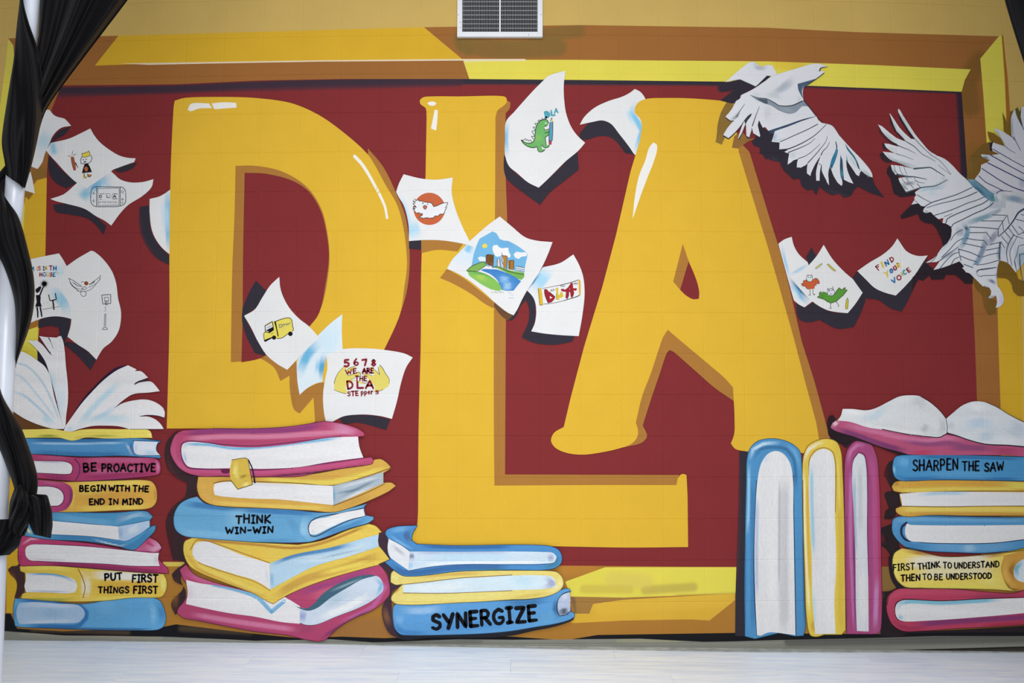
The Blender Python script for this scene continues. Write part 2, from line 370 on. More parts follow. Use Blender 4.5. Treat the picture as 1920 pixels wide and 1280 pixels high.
slab_v = [(-3.35, .1, -.3), (3.35, .1, -.3), (3.35, .22, -.3), (-3.35, .22, -.3), (-3.35, .1, 3.72), (3.35, .1, 3.72), (3.35, .22, 3.72), (-3.35, .22, 3.72)]
BOXF = [(0, 1, 5, 4), (1, 2, 6, 5), (2, 3, 7, 6), (3, 0, 4, 7), (4, 5, 6, 7), (3, 2, 1, 0)]
wall = link('wall_back', mesh('wall_back', slab_v, BOXF, None, plain('mortar', 'bfa666', .9, noise=(40, .1))), None,
            'block wall painted cream above and carrying the big lettered mural', None, None, 'structure')
def soft_boxes():
    B = []
    for path, col, st in BG:
        for s in st or ():
            p = smooth(s[0], False, 12.0); e = s[1]+s[2]; B.append((*(p.min(0)-e), *(p.max(0)+e)))
    return B
SB = soft_boxes()
def block(u0, u1, v0, v1):
    P = [(u0, v0), (u1, v0), (u1, v1), (u0, v1)]; E = [(0, 1), (1, 2), (2, 3), (3, 0)]
    c = uv2px([(u0, v0), (u1, v0), (u1, v1), (u0, v1)]); bb = (*c.min(0), *c.max(0))
    soft = any(s[0] < bb[2] and bb[0] < s[2] and s[1] < bb[3] and bb[1] < s[3] for s in SB)
    jp, je = joint_lines(u0, u1, v0, v1, 3.6 if soft else None)
    jp += [(u0, v0+EH), (u1, v0+EH), (u0, v1-EH), (u1, v1-EH), (u0+EV, v0), (u0+EV, v1), (u1-EV, v0), (u1-EV, v1)]
    n = len(jp); je += [(n-8, n-7), (n-6, n-5), (n-4, n-3), (n-2, n-1)]
    E += [(a+len(P), b+len(P)) for a, b in je]; P += jp
    if soft:
        nu, nv = int((u1-u0)*20), int((v1-v0)*20)
        P += [(u0+(u1-u0)*i/nu, v) for i in range(1, nu) for v in (v0, v1)]+[(u, v0+(v1-v0)*i/nv) for i in range(1, nv) for u in (u0, u1)]
    for r, ru, col, st in REG:
        for a, b in zip(ru, np.roll(ru, -1, 0)):
            if max(a[0], b[0]) < u0 or min(a[0], b[0]) > u1 or max(a[1], b[1]) < v0 or min(a[1], b[1]) > v1: continue
            # clip the segment to the block
            t0, t1 = 0.0, 1.0; d = b-a; ok = True
            for ax, lo, hi in ((0, u0, u1), (1, v0, v1)):
                if abs(d[ax]) < 1e-12:
                    if a[ax] < lo or a[ax] > hi: ok = False
                    continue
                q0, q1 = (lo-a[ax])/d[ax], (hi-a[ax])/d[ax]
                if q0 > q1: q0, q1 = q1, q0
                t0, t1 = max(t0, q0), min(t1, q1)
            if not ok or t1-t0 < 1e-6: continue
            P += [tuple(a+d*t0), tuple(a+d*t1)]; E.append((len(P)-2, len(P)-1))
    if soft:
        P += [tuple(x) for x in grid_points(u0, u1, v0, v1, 3.4)]
    res = delaunay_2d_cdt([Vector(p) for p in P], E, [], 0, 1e-6)
    V = np.array([tuple(v) for v in res[0]]); T = np.array([t for t in res[2] if len(t) == 3])
    a = V[T]; sg = np.cross(a[:, 1]-a[:, 0], a[:, 2]-a[:, 0]); T[sg < 0] = T[sg < 0][:, ::-1]
    C = paint_wall(V, T)
    wx = px2world(uv2px(V)); W = np.stack([wx[:, 0], groove(V), wx[:, 1]], 1)
    # closed skirt to the back of the block
    k = len(W); cs = px2world(c); back = [(x, .09, z) for x, z in cs]; front = [(x, .004, z) for x, z in cs]
    W = np.vstack([W, front, back]); F_ = [tuple(t) for t in T]
    for i in range(4):
        j = (i+1) % 4; F_.append((k+j, k+i, k+4+i, k+4+j))
    F_.append((k+4, k+5, k+6, k+7))
    C = np.vstack([C, np.tile(lin('b9ad92'), (20, 1))])
    return mesh('block', W, F_, C, M_WALL)
for r in range(18):
    v0 = r if r else -.25
    edges = list(range(-15+(r % 2), 16, 2))
    if r % 2: edges = [-15]+edges+[15]
    edges = sorted(set(edges))
    for a, b in zip(edges[:-1], edges[1:]): link('block', block(a, b, v0, r+1), wall)
# ------------------------------------------------------------------ the mural
mural = link('mural', None, None, 'bright painted mural of giant yellow letters D L A with books, drawings and paper birds', 'mural')
YEL = 'e1b438'; WHT = 'e6e5e4'; PBL = 'a9d3e8'
def L_(name, label): return link(name, None, mural, label)
def film(name, parent, label, *areas):
    if parent.name.startswith('stack_shadow'): areas = [(a[0].replace('!', ''),)+tuple(a[1:]) for a in areas]
    return [Film().area(*a).make(name, parent, label) for a in areas]
# pages that tuck behind the letters
pg_d = L_('painted_page', 'white painted sheet tucked behind the left edge of the letter D')
film('painted_shadow', pg_d, None, ('262,388! 281,385! 283,430 297,458 318,480! 318,497! 292,482 270,452 261,420', DARK, [('262,388 262,420 270,452 292,482',0,5,'5a3138',.8)]))
film('sheet', pg_d, None, ('281,373! 300,368 322,354! 322,480! 302,462 287,437 281,400', WHT, [('316,358 315,400 319,470', 4, 4, '7cbbdc', .9), ('308,372 312,440', 4, 6, 'c4dcea', .7)]))
pg_a = L_('painted_page', 'white painted sheet curling out from behind the top of the letter A')
film('painted_shadow', pg_a, None, ('1087,250! 1105,230 1125,224 1148,230! 1192,284! 1190,290! 1172,287! 1155,265 1140,256 1120,256 1100,262 1087,262', DARK, None))
film('sheet', pg_a, None, ('1087,234! 1095,220 1115,202 1140,190 1170,180 1184,172 1190,167! 1200,172 1207,180 1212,190! 1225,230! 1200,300! 1188,288! 1180,276 1160,250 1145,232 1130,226 1110,229', WHT,
   [('1190,195 1184,213 1195,228 1204,245 1199,262 1192,285', 3, 4, '7ec3e6', .95), ('1180,202 1179,216 1190,236', 2, 4, 'b5dcee', .7)]))
# letters
D = L_('painted_letter', 'giant yellow painted letter D at the left')
film('painted_shadow', D, 'brown painted edge', ('690,278! 718,312 742,360 760,405 767,455 768,500 763,545 747,600! 700,560! 690,400!', TAN, None))
film('face', D, None, ('328,189! 345,184 400,182 480,184 540,192 565,200 600,217 640,245 690,290 706,315 722,345 745,385 757,430 762,470 763,500 758,540 751,585 728,640 700,690 650,750 600,787 540,803! 480,803! 313,803! 318,600 318,480 321,300 326,200', YEL, None))
film('counter', D, 'brown edged opening showing the dark red field', ('442,311! 480,311 530,322 575,350 602,390 613,430 618,478 615,520 601,580 580,613 540,650 480,674 433,679! 434,600 436,500 440,400', TAN, None),
   ('459,324! 500,326 553,341 580,360 602,396 613,440 617,480 611,530 597,590 579,613 540,650 480,674 453,679! 455,600 456,480', MAROON, None))
f = Film(); f.area('352,206 358,195 392,194! 398,203! 372,204 357,209', 'f0ece4').make('highlight', D); f = Film().area('397,194! 420,192 443,193! 444,202! 402,205!', 'f0ece4'); f.make('highlight', D); f = Film()
f.lines([('665,293 678,307 690,325 704,350 712,365 722,388 726,409', 5, 3.4)], 'f0ece0'); f.make('highlight', D)
Lt = L_('painted_letter', 'giant yellow painted letter L in the middle, standing on the blue book')
film('painted_shadow', Lt, 'brown painted edge', ('940,184! 957,192 956,203 948,213! 948,320 951,420 949,560 948,700 947,889! 1273,890! 1268,912! 915,912! 920,220!', TAN, None))
film('face', Lt, None, ('788,195 787,189 793,183 810,181 860,181 935,180 949,183 951,190 945,198 933,207 929,220! 928,400 926,600 926,800 927,910! 1100,909 1268,909! 1272,894 1279,888 1287,890 1289,930! 1290,1025! 1180,1026 1060,1024 960,1022 790,1020 774,1014 772,1003 781,988 784,960! 785,800 789,640 790,500 798,330! 800,220! 798,203', YEL, None))
f = Film(); f.area('801,194 806,191 814,191 819,194 815,198 806,198', 'f0ece4').make('highlight', Lt); f = Film().area('815,206! 821,207! 820,226 818,245! 808,241! 812,222', 'f0ece4'); f.make('highlight', Lt)
A_ = L_('painted_letter', 'giant yellow painted letter A at the right of the three')
film('painted_shadow', A_, 'brown painted edge', ('1250,612! 1380,715! 1376,752! 1340,727 1300,692 1262,659 1255,656 1250,662 1237,700 1220,750 1205,797! 1213,818 1204,829 1180,836 1150,842! 1150,790! 1225,640!', TAN, None),
   ('1376,255! 1405,285! 1440,400! 1462,470! 1480,540! 1503,640! 1526,712! 1546,785! 1560,835! 1520,835! 1470,640! 1430,500! 1380,320!', TAN, None))
film('face', A_, None, ('1190,204 1196,193 1210,186 1250,184 1300,185 1375,191! 1380,240! 1385,285! 1396,322! 1440,465! 1487,630! 1511,722! 1530,792! 1540,850! 1400,846! 1378,841 1370,831! 1376,815 1377,785 1374,726! 1360,710 1330,684 1268,632 1252,618 1243,632 1220,700 1204,742 1192,792! 1196,806 1195,818 1186,830 1165,839 1120,849 1090,852 1060,848 1040,838 1033,826 1038,812 1057,800! 1070,745! 1095,650! 1130,535! 1155,440! 1182,322! 1200,262! 1203,232 1199,221 1191,213', YEL, None))
film('counter', A_, 'small pointed opening with a brown edge', ('1280,457! 1292,492 1305,525 1311,550 1310,560 1300,561 1285,553 1262,528!', TAN, None), ('1291,490! 1301,513 1308,533 1311,550 1310,560 1300,561 1285,553 1275,543!', MAROON, None))
film('highlight', A_, 'long white brush highlight', ('1225,267 1231,271 1232,280 1225,305 1215,330 1200,370 1186,411! 1190,370 1198,330 1210,300 1217,277', 'f0ece4', None))
KW = 1.0
# loose sheets --------------------------------------------------------------
def sheet(label, shadow, outline, strokes=None, col=WHT):
    p = L_('painted_page', label)
    if shadow: film('painted_shadow', p, None, *[(s[0], s[1], s[2] if len(s) > 2 else None) for s in shadow])
    film('sheet', p, None, (outline, col, strokes)); return p
BL = '24222a'
sheet('white painted sheet beside the black curtain, half hidden by it', [('133,237! 125,240 112,245 98,262 92,275! 105,262 122,252', DARK)],
   '60,206! 93,206! 103,217 122,223 127,228 134,236! 115,240 100,254 92,272 84,290 80,304 71,317! 56,311! 50,300!', [('92,244 84,262 76,285', 7, 7, 'bcd6e0', .85)])
sheet('small torn white painted corner below the curtained sheet', [('52,352! 66,358! 55,374! 44,366!', '97702a')], '58,322! 62,340 66,363! 47,357! 40,340!')
p3 = sheet('white painted sheet with a line drawing of a handheld game screen', [('100,384! 125,382 150,387 170,398 200,424! 194,440! 182,424 165,410 130,402 104,396', DARK)],
   '95,373! 120,364 145,343! 165,330! 205,318! 215,327 225,336 245,342 270,341 288,336! 285,350 268,367 240,385 225,401 209,423! 197,414 180,405 160,392 125,382 105,377',
   [('163,366 172,352 190,338 204,328', 5, 8, '7db9da', .95), ('150,356 162,366 168,374', 4, 9, '8cc3db', .9), ('200,340 195,350', 5, 12, 'aed3e6', .7)])
f = Film(); f.lines([('110,270,9.84: 620,830 650,795 900,790 1100,795 1180,800 1225,840 1240,920 1235,1080 1200,1120 1100,1150 900,1155 720,1155 650,1140 605,1080 595,960 605,870', 1.1, 1.1, True),
  ('110,270,9.84: 705,805 705,1140', 1.2, 1.2), ('110,270,9.84: 730,820 1120,815! 1115,1125! 735,1135! 728,825', .7, .7), ('110,270,9.84: 1140,805 1138,1140', 1.2, 1.2),
  ('110,270,9.84: 660,885 640,900 650,925 670,915', .8, .8), ('110,270,9.84: 650,1010 650,1090', .6, .6), ('110,270,9.84: 625,1050 675,1050', .6, .6),
  ('110,270,9.84: 1160,880 1180,850 1205,880 1185,910', .7, .7, True), ('110,270,9.84: 1165,1020 1185,1003 1200,1020 1185,1040', 1.0, 1.0, True), ('110,270,9.84: 1160,1080 1180,1065 1200,1080 1180,1105', .6, .6, True),
  ('110,270,9.84: 765,920 840,918', .8, .8), ('110,270,9.84: 760,1022 800,1022', .8, .8), ('110,270,9.84: 860,920 950,918! 948,1000', .6, .6), ('110,270,9.84: 990,940 990,1000', .6, .6), ('110,270,9.84: 1000,925 1085,922', 1, 1), ('110,270,9.84: 1000,1012 1085,1012', 1, 1)], '333340')
f.text('D', 187, 370.5, 191.6, 370.5, 4.6, 1.1, '2b2b33'); f.text('L', 200.5, 370.5, 205, 370.5, 4.6, 1.1, '2b2b33'); f.text('A', 212.5, 370.5, 218, 370.5, 4.6, 1.1, '2b2b33')
f.lines([(f'{186+k*5},379 {188.4+k*5},377.2 {190+k*5},379.6 {187.6+k*5},381', .6, .6, k % 2 == 0) for k in range(7)], '55555f')
f.make('drawing', p3, 'black line drawing of a game screen with the letters D L A')
p2 = sheet('white painted sheet with a crowned stick figure and a pencil', [('93,292! 115,318 145,343! 125,353! 108,345 95,330 91,305', DARK), ('214,317! 240,309 258,305! 248,316 222,323', DARK)],
   '96,268! 130,260 152,250 170,241! 176,252 185,264 200,277 225,292 240,296 255,297! 252,304! 232,311 213,318! 190,335 164,353! 145,343 125,325 105,303 92,289 87,282!', [('93,280 108,277', 7, 8, '8fc4dd', .95)])
f = Film(); Z = '110,270,9.84: '
f.area(Z+'235,240! 285,235! 310,350! 325,440! 320,490! 280,490! 265,440! 240,320!', 'a85a35', [(Z+'290,250 315,350', .8, 1, '8a3a58', .8), (Z+'300,450 300,480', 2, 1, 'a34060', .9)])
f.area(Z+'245,190! 262,225! 250,240! 238,225!', 'e0cc50')
f.area(Z+'428,175! 460,180 490,160! 510,150! 530,165! 560,125! 575,160! 588,210! 530,235! 445,245! 432,200!', 'e8d653')
f.area(Z+'485,370! 550,365! 590,440! 620,520! 520,530! 435,540! 455,450!', '1d1a20').area(Z+'475,450 500,415 535,425 550,470 530,510 490,500', 'b6673a')
f.area(Z+'455,545! 480,545! 485,610! 530,620! 520,638! 460,638!', 'd2bd4f').area(Z+'540,560! 610,565! 620,590 560,612 530,600', 'b37a3a')
f.lines([(Z+'180,225 230,228', .9, .6), (Z+'255,190 275,125', .8, .6), (Z+'275,215 325,180', .8, .6), (Z+'430,240 412,300 420,365 500,368! 570,350 615,290 618,240 600,215', 1.0, 1.0), (Z+'432,180 445,245 530,238 588,212 575,150! 558,125! 530,165! 510,150! 485,170! 430,178', .8, .8, True),
  (Z+'315,350 340,400 365,440', 2, 1), (Z+'480,545 485,610 520,615', .9, .9), (Z+'540,545 540,600 590,612', .9, .9), (Z+'235,245 245,330 270,430', .7, .7)], '2a2530')
f.lines([(Z+'455,293 468,293', 1.6, 1.6), (Z+'510,284 522,284', 1.6, 1.6), (Z+'475,340 490,328 510,330', 1.8, 1.8)], '3a3a55')
f.make('drawing', p2, 'child-like drawing of a crowned figure in a black dress beside a pencil')
p5 = sheet('white painted sheet with coloured words and a cheering figure, beside the black curtain', [('73,600! 100,592 133,597! 131,612 126,632 121,642! 108,640! 112,625! 110,614 95,611 72,615!', DARK)],
   '40,492! 61,485! 85,480 111,475! 119,487 126,500! 134,560! 135,598! 118,594 100,593 78,597 58,605! 36,600!', [('94,545 105,550 118,565 129,585', 6, 7, '9ccbdf', .95), ('116,495 105,520', 5, 10, 'c5dde6', .8)])
f = Film(); f.text('M', 58, 508, 64.5, 507.3, 7.6, 1.5, '3a6ea8'); f.text('iS', 70, 507, 76.5, 506.5, 7, 1.6, '', cols=['d2b040', 'b0364a']); f.text('IN', 81.5, 506.5, 88.5, 506, 7, 1.5, '', cols=['3f78b8', 'cdbb58']); f.text('TH', 93, 506.5, 106, 506.5, 8, 1.7, '', cols=['a83248', '3f78b8'])
f.text('HOUSE', 75, 518, 104, 518, 6.8, 1.6, '', cols=['a83248', '3f78b8', 'd2bb58', 'a83248', '3a9ac0']); f.text('"', 106, 518, 109, 518, 7, 1, 'd0b464')
f.dots([(83.6, 532)], 5, '1a1720').lines([(f'83.6,532 {83.6+8*math.cos(a):.1f},{532+8*math.sin(a):.1f}', 1.2, .5) for a in np.linspace(0, 6, 14)], '1a1720')
Z = '60,470,8: '
f.area(Z+'60,575! 110,540 135,530! 145,555! 110,620 75,635! 55,600!', '1d1a20').area(Z+'60,665! 128,660! 135,700! 130,770! 152,838! 50,838! 75,770!', '1d1a20')
f.lines([(Z+'180,535 150,600 125,665', 2.4, 2.6), (Z+'82,850 90,920 92,995', 3, 2.4), (Z+'130,850 140,910 152,985', 3, 2.4), (Z+'255,660 275,750 370,730! 355,640', 1.6, 1.8), (Z+'318,745 335,878', 2.4, 2.4)], '1d1a20')
f.lines([(Z+'165,880 420,835', .6, .5)], '444'+'450'); f.dots([(60+(170+RNG.uniform(0, 270))/8, 470+(745+RNG.uniform(0, 95))/8) for _ in range(26)], .5, '8a7a50')
f.make('drawing', p5, 'black silhouette cheering by a goal post, under multicoloured words')
p6 = sheet('large white painted sheet with a winged ball drawing and a basketball hoop', [('124,640! 145,645 165,660 181,674! 170,694! 147,668 120,645!', DARK)],
   '124,500! 145,485 171,470! 176,471 192,484 210,508 218,530 222,560 227,582 227,600 222,622 208,642 195,652 181,674! 165,658 145,645 127,631! 133,610 134,590 128,565 118,548 117,520', None)
f = Film(); f.lines([(Z+'555,415 590,490 650,560 720,610 760,620', .8, .8), (Z+'555,415 620,445 700,500 750,530', .9, .9), (Z+'620,475 680,520 740,540', 1.2, 1.0), (Z+'600,520 680,590! 700,610', .6, .6), (Z+'570,450 585,500 640,545 700,570 780,580', .6, .6),
   (Z+'1035,370 985,420 930,460 870,510', .8, .8), (Z+'1030,420 980,480 930,540 870,590 800,610', .7, .7), (Z+'940,465 900,490 860,505', 1.3, 1), (Z+'850,550 920,520 990,470 1035,390', .6, .6),
   (Z+'730,630 740,600 790,610 820,640 810,670 770,685 740,660', .8, .8, True), (Z+'750,565 780,540 830,560 800,580', .8, .8, True), (Z+'745,470 775,463', .9, .9), (Z+'1050,665! 1185,655! 1185,790! 1065,800!', 1.1, 1.1, True),
   (Z+'1090,700! 1155,697! 1155,750! 1095,760!', .8, .8, True), (Z+'1060,1180! 1080,1150 1100,1145 1130,1160 1140,1180!', .9, .9, True)], '33333c')
f.lines([(Z+'1095,770 1115,815 1140,810 1145,750', .8, .8), (Z+'1105,745 1118,810', .8, .8), (Z+'1125,745 1120,805', .8, .8), (Z+'1095,850 1110,840 1105,905 1095,905', .6, .6), (Z+'1095,945 1090,1130', 1, 1), (Z+'1112,945 1108,1130', 1, 1)], '6a6a70')
f.dots([(60+818/8, 470+489/8)], 4, 'a3592c'); f.lines([(Z+'790,470 818,500 845,480', .6, .6)], '402018'); f.make('drawing', p6, 'thin line drawing of spread wings with a brown ball and a hoop on a pole')
p7 = sheet('white painted sheet with a green dinosaur holding a pencil', [('945,290! 960,318 985,338 1011,351! 1043,322 1075,288! 1083,285! 1085,318! 1060,338 1030,362 1013,384! 985,364 950,335 945,320', DARK)],
   '1060,133! 1057,160 1058,190 1062,215 1072,240 1083,255 1097,268! 1085,282 1060,303 1043,320 1025,338 1010,352! 990,342 970,325 954,311 947,290 947,260 949,228 965,209! 1000,170 1027,143! 1040,138', [('951,228 948,262 951,292', 2.5, 4, '86bfe0', .95)])
f = Film(); Z = '960,190,11.63: '
f.area(Z+'200,845! 300,905 380,915 440,900 490,830! 500,740! 510,640 530,560 560,490 600,440 660,410 730,400 780,430 800,480 790,520! 720,535 710,560! 700,620! 720,640! 800,620 845,600! 850,680! 780,750! 725,790! 735,870! 745,960! 820,950! 790,1010! 720,1015 650,960! 650,1040! 720,1050! 680,1090 600,1105 570,1080! 545,990! 470,1015 380,1000 300,960 240,910', '6fb368', [(Z+'560,900 580,800 560,700', 3, 5, '8fc06a', .6)], 2.6)
spk = ['205,845 250,855! 290,810! 310,860! 345,830! 360,875! 400,840! 430,890!', '470,830! 420,765! 490,770!', '490,750! 430,655! 500,640!', '515,630! 455,570! 530,560!', '530,530! 495,485! 565,480!', '600,450! 560,430 600,410 650,420!', '650,415! 650,370! 690,400! 720,370! 750,400!']
f.lines([(Z+s, 1.0, 1.0) for s in spk], '223a26')
f.lines([(Z+'200,845! 240,910 300,960 380,1000 470,1015 545,990! 570,1080 600,1105 680,1090 720,1050!', 1.2, 1.2), (Z+'205,850 300,905 380,915 440,900 490,830 500,740 510,640 530,560 560,490 600,440 660,410 730,400 780,430 800,480', 1.1, 1.1), (Z+'650,960 700,1010 760,1015 800,990 820,950', 1.1, 1.1), (Z+'725,790 735,870 745,960', 1, 1), (Z+'725,790 780,750 850,690', 1, 1),
   (Z+'715,690 780,680 840,640 830,600 700,635! 710,600', 1, 1), (Z+'715,550 770,530', 1.6, 1)], '20301f')
f.dots([(960+735/11.63, 190+478/11.63)], 1.6, 'eeeeea').dots([(960+738/11.63, 190+470/11.63)], .6, '202020')
f.area(Z+'870,360! 895,440! 850,450!', 'd8c878').area(Z+'870,355! 878,385! 856,400!', '9a4050').area(Z+'825,455! 890,450! 885,650! 880,860! 810,860! 805,700!', '5a9cb4', [(Z+'860,480 865,620', 1, 2, '6a86b8', .7)]).area(Z+'810,870! 868,870! 862,945! 818,950!', 'b04a5c')
f.lines([(Z+'825,470 815,560 805,740 808,940', 1, 1), (Z+'890,450 890,640 880,850', .9, .9), (Z+'808,865 870,862', 1, 1), (Z+'870,360 835,430', .9, .9)], '3a3a48')
f.text('D', 1023.4, 220.5, 1030.5, 219, 10, 3.4, '4fa3b5'); f.area('1025,211.5! 1030,212 1032,216 1029,220! 1026,220!', '4fa3b5'); f.text('L', 1033.5, 217, 1040.5, 216.2, 9, 2.6, '4fa3b5'); f.text('A', 1039.5, 213.2, 1046.5, 212.5, 9, 2, '4fa3b5')
f.make('drawing', p7, 'green spiky dinosaur with a blue pencil and teal letters D L A')
p11 = sheet('white painted sheet with a small red and yellow banner, just right of the skyline sheet', [('986,542! 1000,556 1004,580 1003,600 996,621! 1050,628! 1078,629! 1073,640! 1040,646 1000,642 978,632! 990,605 992,580 986,562 975,575 968,592 960,600! 950,600! 965,565!', DARK, )],
   '1018,501! 1050,493 1075,477! 1085,495 1093,517 1096,550 1092,590 1085,630! 1050,628 1020,625 996,621! 1003,605 1005,575 1000,558 986,542! 1000,525', [('1030,505 1018,520 1000,545', 8, 6, 'a3d2ea', .95), ('1012,512 988,543', 1.5, 2, '3d7fa8', .9)])
f = Film(); Z = '1000,510,16: '
f.lines([(Z+'270,495 600,430 850,385', .5, .9), (Z+'850,385 1130,310 1360,235', 1.2, 1), (Z+'300,960 440,950 700,910 900,860', .8, .7), (Z+'900,860 1050,815 1250,755 1380,700', 1, 1.4)], '222026')
f.area(Z+'140,490! 230,480! 265,650! 290,960! 270,1000! 190,990! 165,720!', 'ddb535').area(Z+'1350,240! 1405,235! 1420,480 1410,700! 1370,690!', 'e0ab30')
f.area(Z+'330,520! 400,510! 470,600! 600,690! 655,750! 630,820! 540,910! 440,930! 390,800! 340,650!', '9d2430').area(Z+'490,715! 570,770! 500,800!', 'e6e2e0')
f.area(Z+'665,480! 745,470! 750,680! 790,680! 800,600! 860,590! 905,720! 850,770! 750,780! 800,820! 700,840! 690,640!', 'd9bb3a')
f.area(Z+'830,510! 890,500! 950,530! 1040,460! 1130,320! 1180,330! 1195,480! 1240,490! 1290,480! 1310,520! 1270,560! 1210,550! 1215,640! 1165,770! 1120,740! 1100,600! 1060,600! 1060,700! 1020,810! 960,770! 980,600! 860,575! 825,545!', '9d2430').area(Z+'1075,510! 1100,490! 1100,525!', 'e6d8d2')
f.lines([(Z+'335,520 340,650 400,830 450,940', 1, 1), (Z+'480,600 650,740', 1, 1), (Z+'1060,600 1060,700 1010,810', .8, .8), (Z+'1215,600 1200,680 1160,770', .8, .8), (Z+'690,640 690,820', .6, .6), (Z+'140,490 165,720 190,990 280,990', .7, .7)], '2c1a1e')
f.text('All', 1032.5, 546.5, 1039.5, 545, 4.2, .55, '44444c'); f.text('Thn', 1051, 538.5, 1059, 537, 3, .5, '55555c'); f.text('why', 1075, 533.8, 1083, 532.2, 4, .55, '44444c')
f.make('drawing', p11, 'banner with dark red D, yellow L and dark red A between two yellow scroll ends')
p10 = sheet('white painted sheet with a painted city skyline over a river', [('838,504! 825,521! 850,532 885,552 910,570 925,578! 928,568! 900,545 870,522', TAN), ('926,574! 928,560! 950,585! 962,591! 952,601! 940,592', '6b4a33')],
   '937,406! 960,425 985,445 1005,451 1036,454! 1028,475 1015,503 1000,527 988,545 978,563 970,580 963,591! 952,586 930,569 905,546 880,526 855,511 838,504! 848,487 862,472 884,449! 915,422',
   [('845,498 868,470 880,474 866,505', 8, 8, 'd5e4ee', .9), ('871,462 886,470', 5, 4, '86c2e4', .95)])
f = Film(); Z = '860,430,8.533: '
f.area(Z+'205,590! 240,400! 290,250! 335,150! 540,35! 600,60! 640,120 650,150! 720,180! 790,185! 900,240 980,290! 1060,350! 1100,400! 1095,450! 1060,600! 1050,690! 800,640! 400,600!', '74b4dc', [(Z+'600,120 900,300', 6, 10, '68a4d4', .6), (Z+'400,350 420,400', 8, 10, '7cb8e0', .5)])
f.area(Z+'120,660! 200,595 300,550 400,520! 450,560! 350,640! 280,665! 150,690!', '7fae55').area(Z+'550,600! 700,610 800,650 1045,690! 1050,760 1000,810! 900,770 700,660', '78b054')
f.area(Z+'350,650! 450,620! 600,640 750,690 900,760 1000,830! 940,900 880,980! 760,985! 660,960! 640,850 540,740', '4585c6', [(Z+'640,780 820,830', 3, 7, '8fc0e4', .8), (Z+'700,930 860,900', 3, 6, 'a5cde8', .8)])
f.area(Z+'150,690! 280,668! 400,700 540,770 640,860 690,960! 640,985! 520,960! 400,900 250,800 170,740', '86be5a', [(Z+'250,720 450,800', 2, 6, 'b4cf5c', .7), (Z+'180,690 420,700 560,780', 1.5, 4, '4f9a58', .8)])
f.area(Z+'540,290 560,255 620,250 650,290 700,305 750,295 795,295! 800,350 830,410 825,450 740,440 700,410! 640,440 590,430 560,380', 'ecebea').area(Z+'880,400 920,360 1000,370 1060,365 1090,390 1085,430 1000,440 960,475 900,450', 'ecebea').area(Z+'305,450 360,435 430,450 430,510 340,510', 'dfe8ee')
f.area(Z+'375,265 400,230 430,228 460,255 450,290 415,302 385,290', 'ecd64e')
f.area(Z+'440,420! 465,405! 560,415! 550,590! 470,560! 440,540!', '8a5a28').area(Z+'690,415! 778,430! 770,560! 745,640! 720,625! 700,500!', 'b5803a').area(Z+'790,500! 880,495! 890,520! 875,650! 800,640!', 'a8742e').area(Z+'615,480! 655,470! 670,600! 620,595!', 'd6cfc8').area(Z+'670,440! 700,415! 715,500! 710,620! 680,605!', 'b9cbdc').area(Z+'920,590! 1050,610! 1040,680! 920,660!', 'd6e4ec').area(Z+'370,630! 450,580! 500,575! 590,640! 480,635!', 'ece8e6')
f.lines([(Z+'125,662 200,595 300,550 400,520 450,560', .8, .8), (Z+'150,665 300,668 360,630 460,565', .9, .7), (Z+'440,420 465,405 560,415 550,590', .9, .9), (Z+'440,420 440,540', .8, .8), (Z+'465,405 465,540', .6, .6), (Z+'690,375 690,415 778,430 765,640', .8, .8), (Z+'620,475 615,590', .8, .8), (Z+'655,470 670,600', .8, .8), (Z+'700,420 690,500 715,560', .9, .9), (Z+'800,500 880,495 885,640', .8, .8), (Z+'820,510 815,640', .9, .9),
   (Z+'550,600 640,600 740,650 900,700 1045,720', .8, .8), (Z+'920,590 1050,612', .9, .9), (Z+'925,625 1045,645', .8, .8), (Z+'925,655 1040,670', .8, .8), (Z+'470,600 490,540! 500,600', 1, .8), (Z+'500,560 550,620', 1, .8)], '2c2a30')
f.lines([(Z+f'{470+20*(k%2)},{425+k*14} 545,{428+k*14}', .45, .45) for k in range(8)], '5a3c1e')
f.lines([(Z+f'{650+RNG.uniform(0,160):.0f},{770+k*26} {740+RNG.uniform(0,150):.0f},{775+k*26}', .6, .5) for k in range(8)], 'b9d8ee')
f.lines([(Z+'790,1015 850,1015', .5, .5), (Z+'800,1098 880,1096', .6, .6), (Z+'815,1052 880,1050', .3, .3)], '7aa8cc')
f.lines([(Z+f'{520+k*24},{985+RNG.uniform(-8,20):.0f} {528+k*24},{1012+RNG.uniform(-4,10):.0f}', .8, .6) for k in range(9)], '5fa052')
f.make('drawing', p10, 'small painting of towers, blue sky, sun, river and green banks')
p9 = sheet('white painted sheet with a white chick on an orange disc', [('767,449! 792,449! 790,468! 767,466!', DARK), ('790,449! 820,447 869,456! 858,471! 820,468 790,474!', TAN)],
   '743,360! 748,345 757,327! 790,335 820,337 849,333! 847,360 852,385 865,420 876,443 886,462! 868,457 830,451 800,450 767,452! 766,420 757,385 748,370', [('748,367 759,395 769,430 780,448', 3, 6, 'bcdff0', .95), ('770,415 780,445', 8, 7, 'b4d8ea', .95)])
f = Film(); Z = '760,360,18.29: '
f.area(np.array([(805.2+29.6*math.cos(a), 391.8+30.2*math.sin(a)) for a in np.linspace(0, 2*math.pi, 48)[:-1]]), 'c4643f', [('800,410 820,408', 6, 10, 'cc6038', .6)])
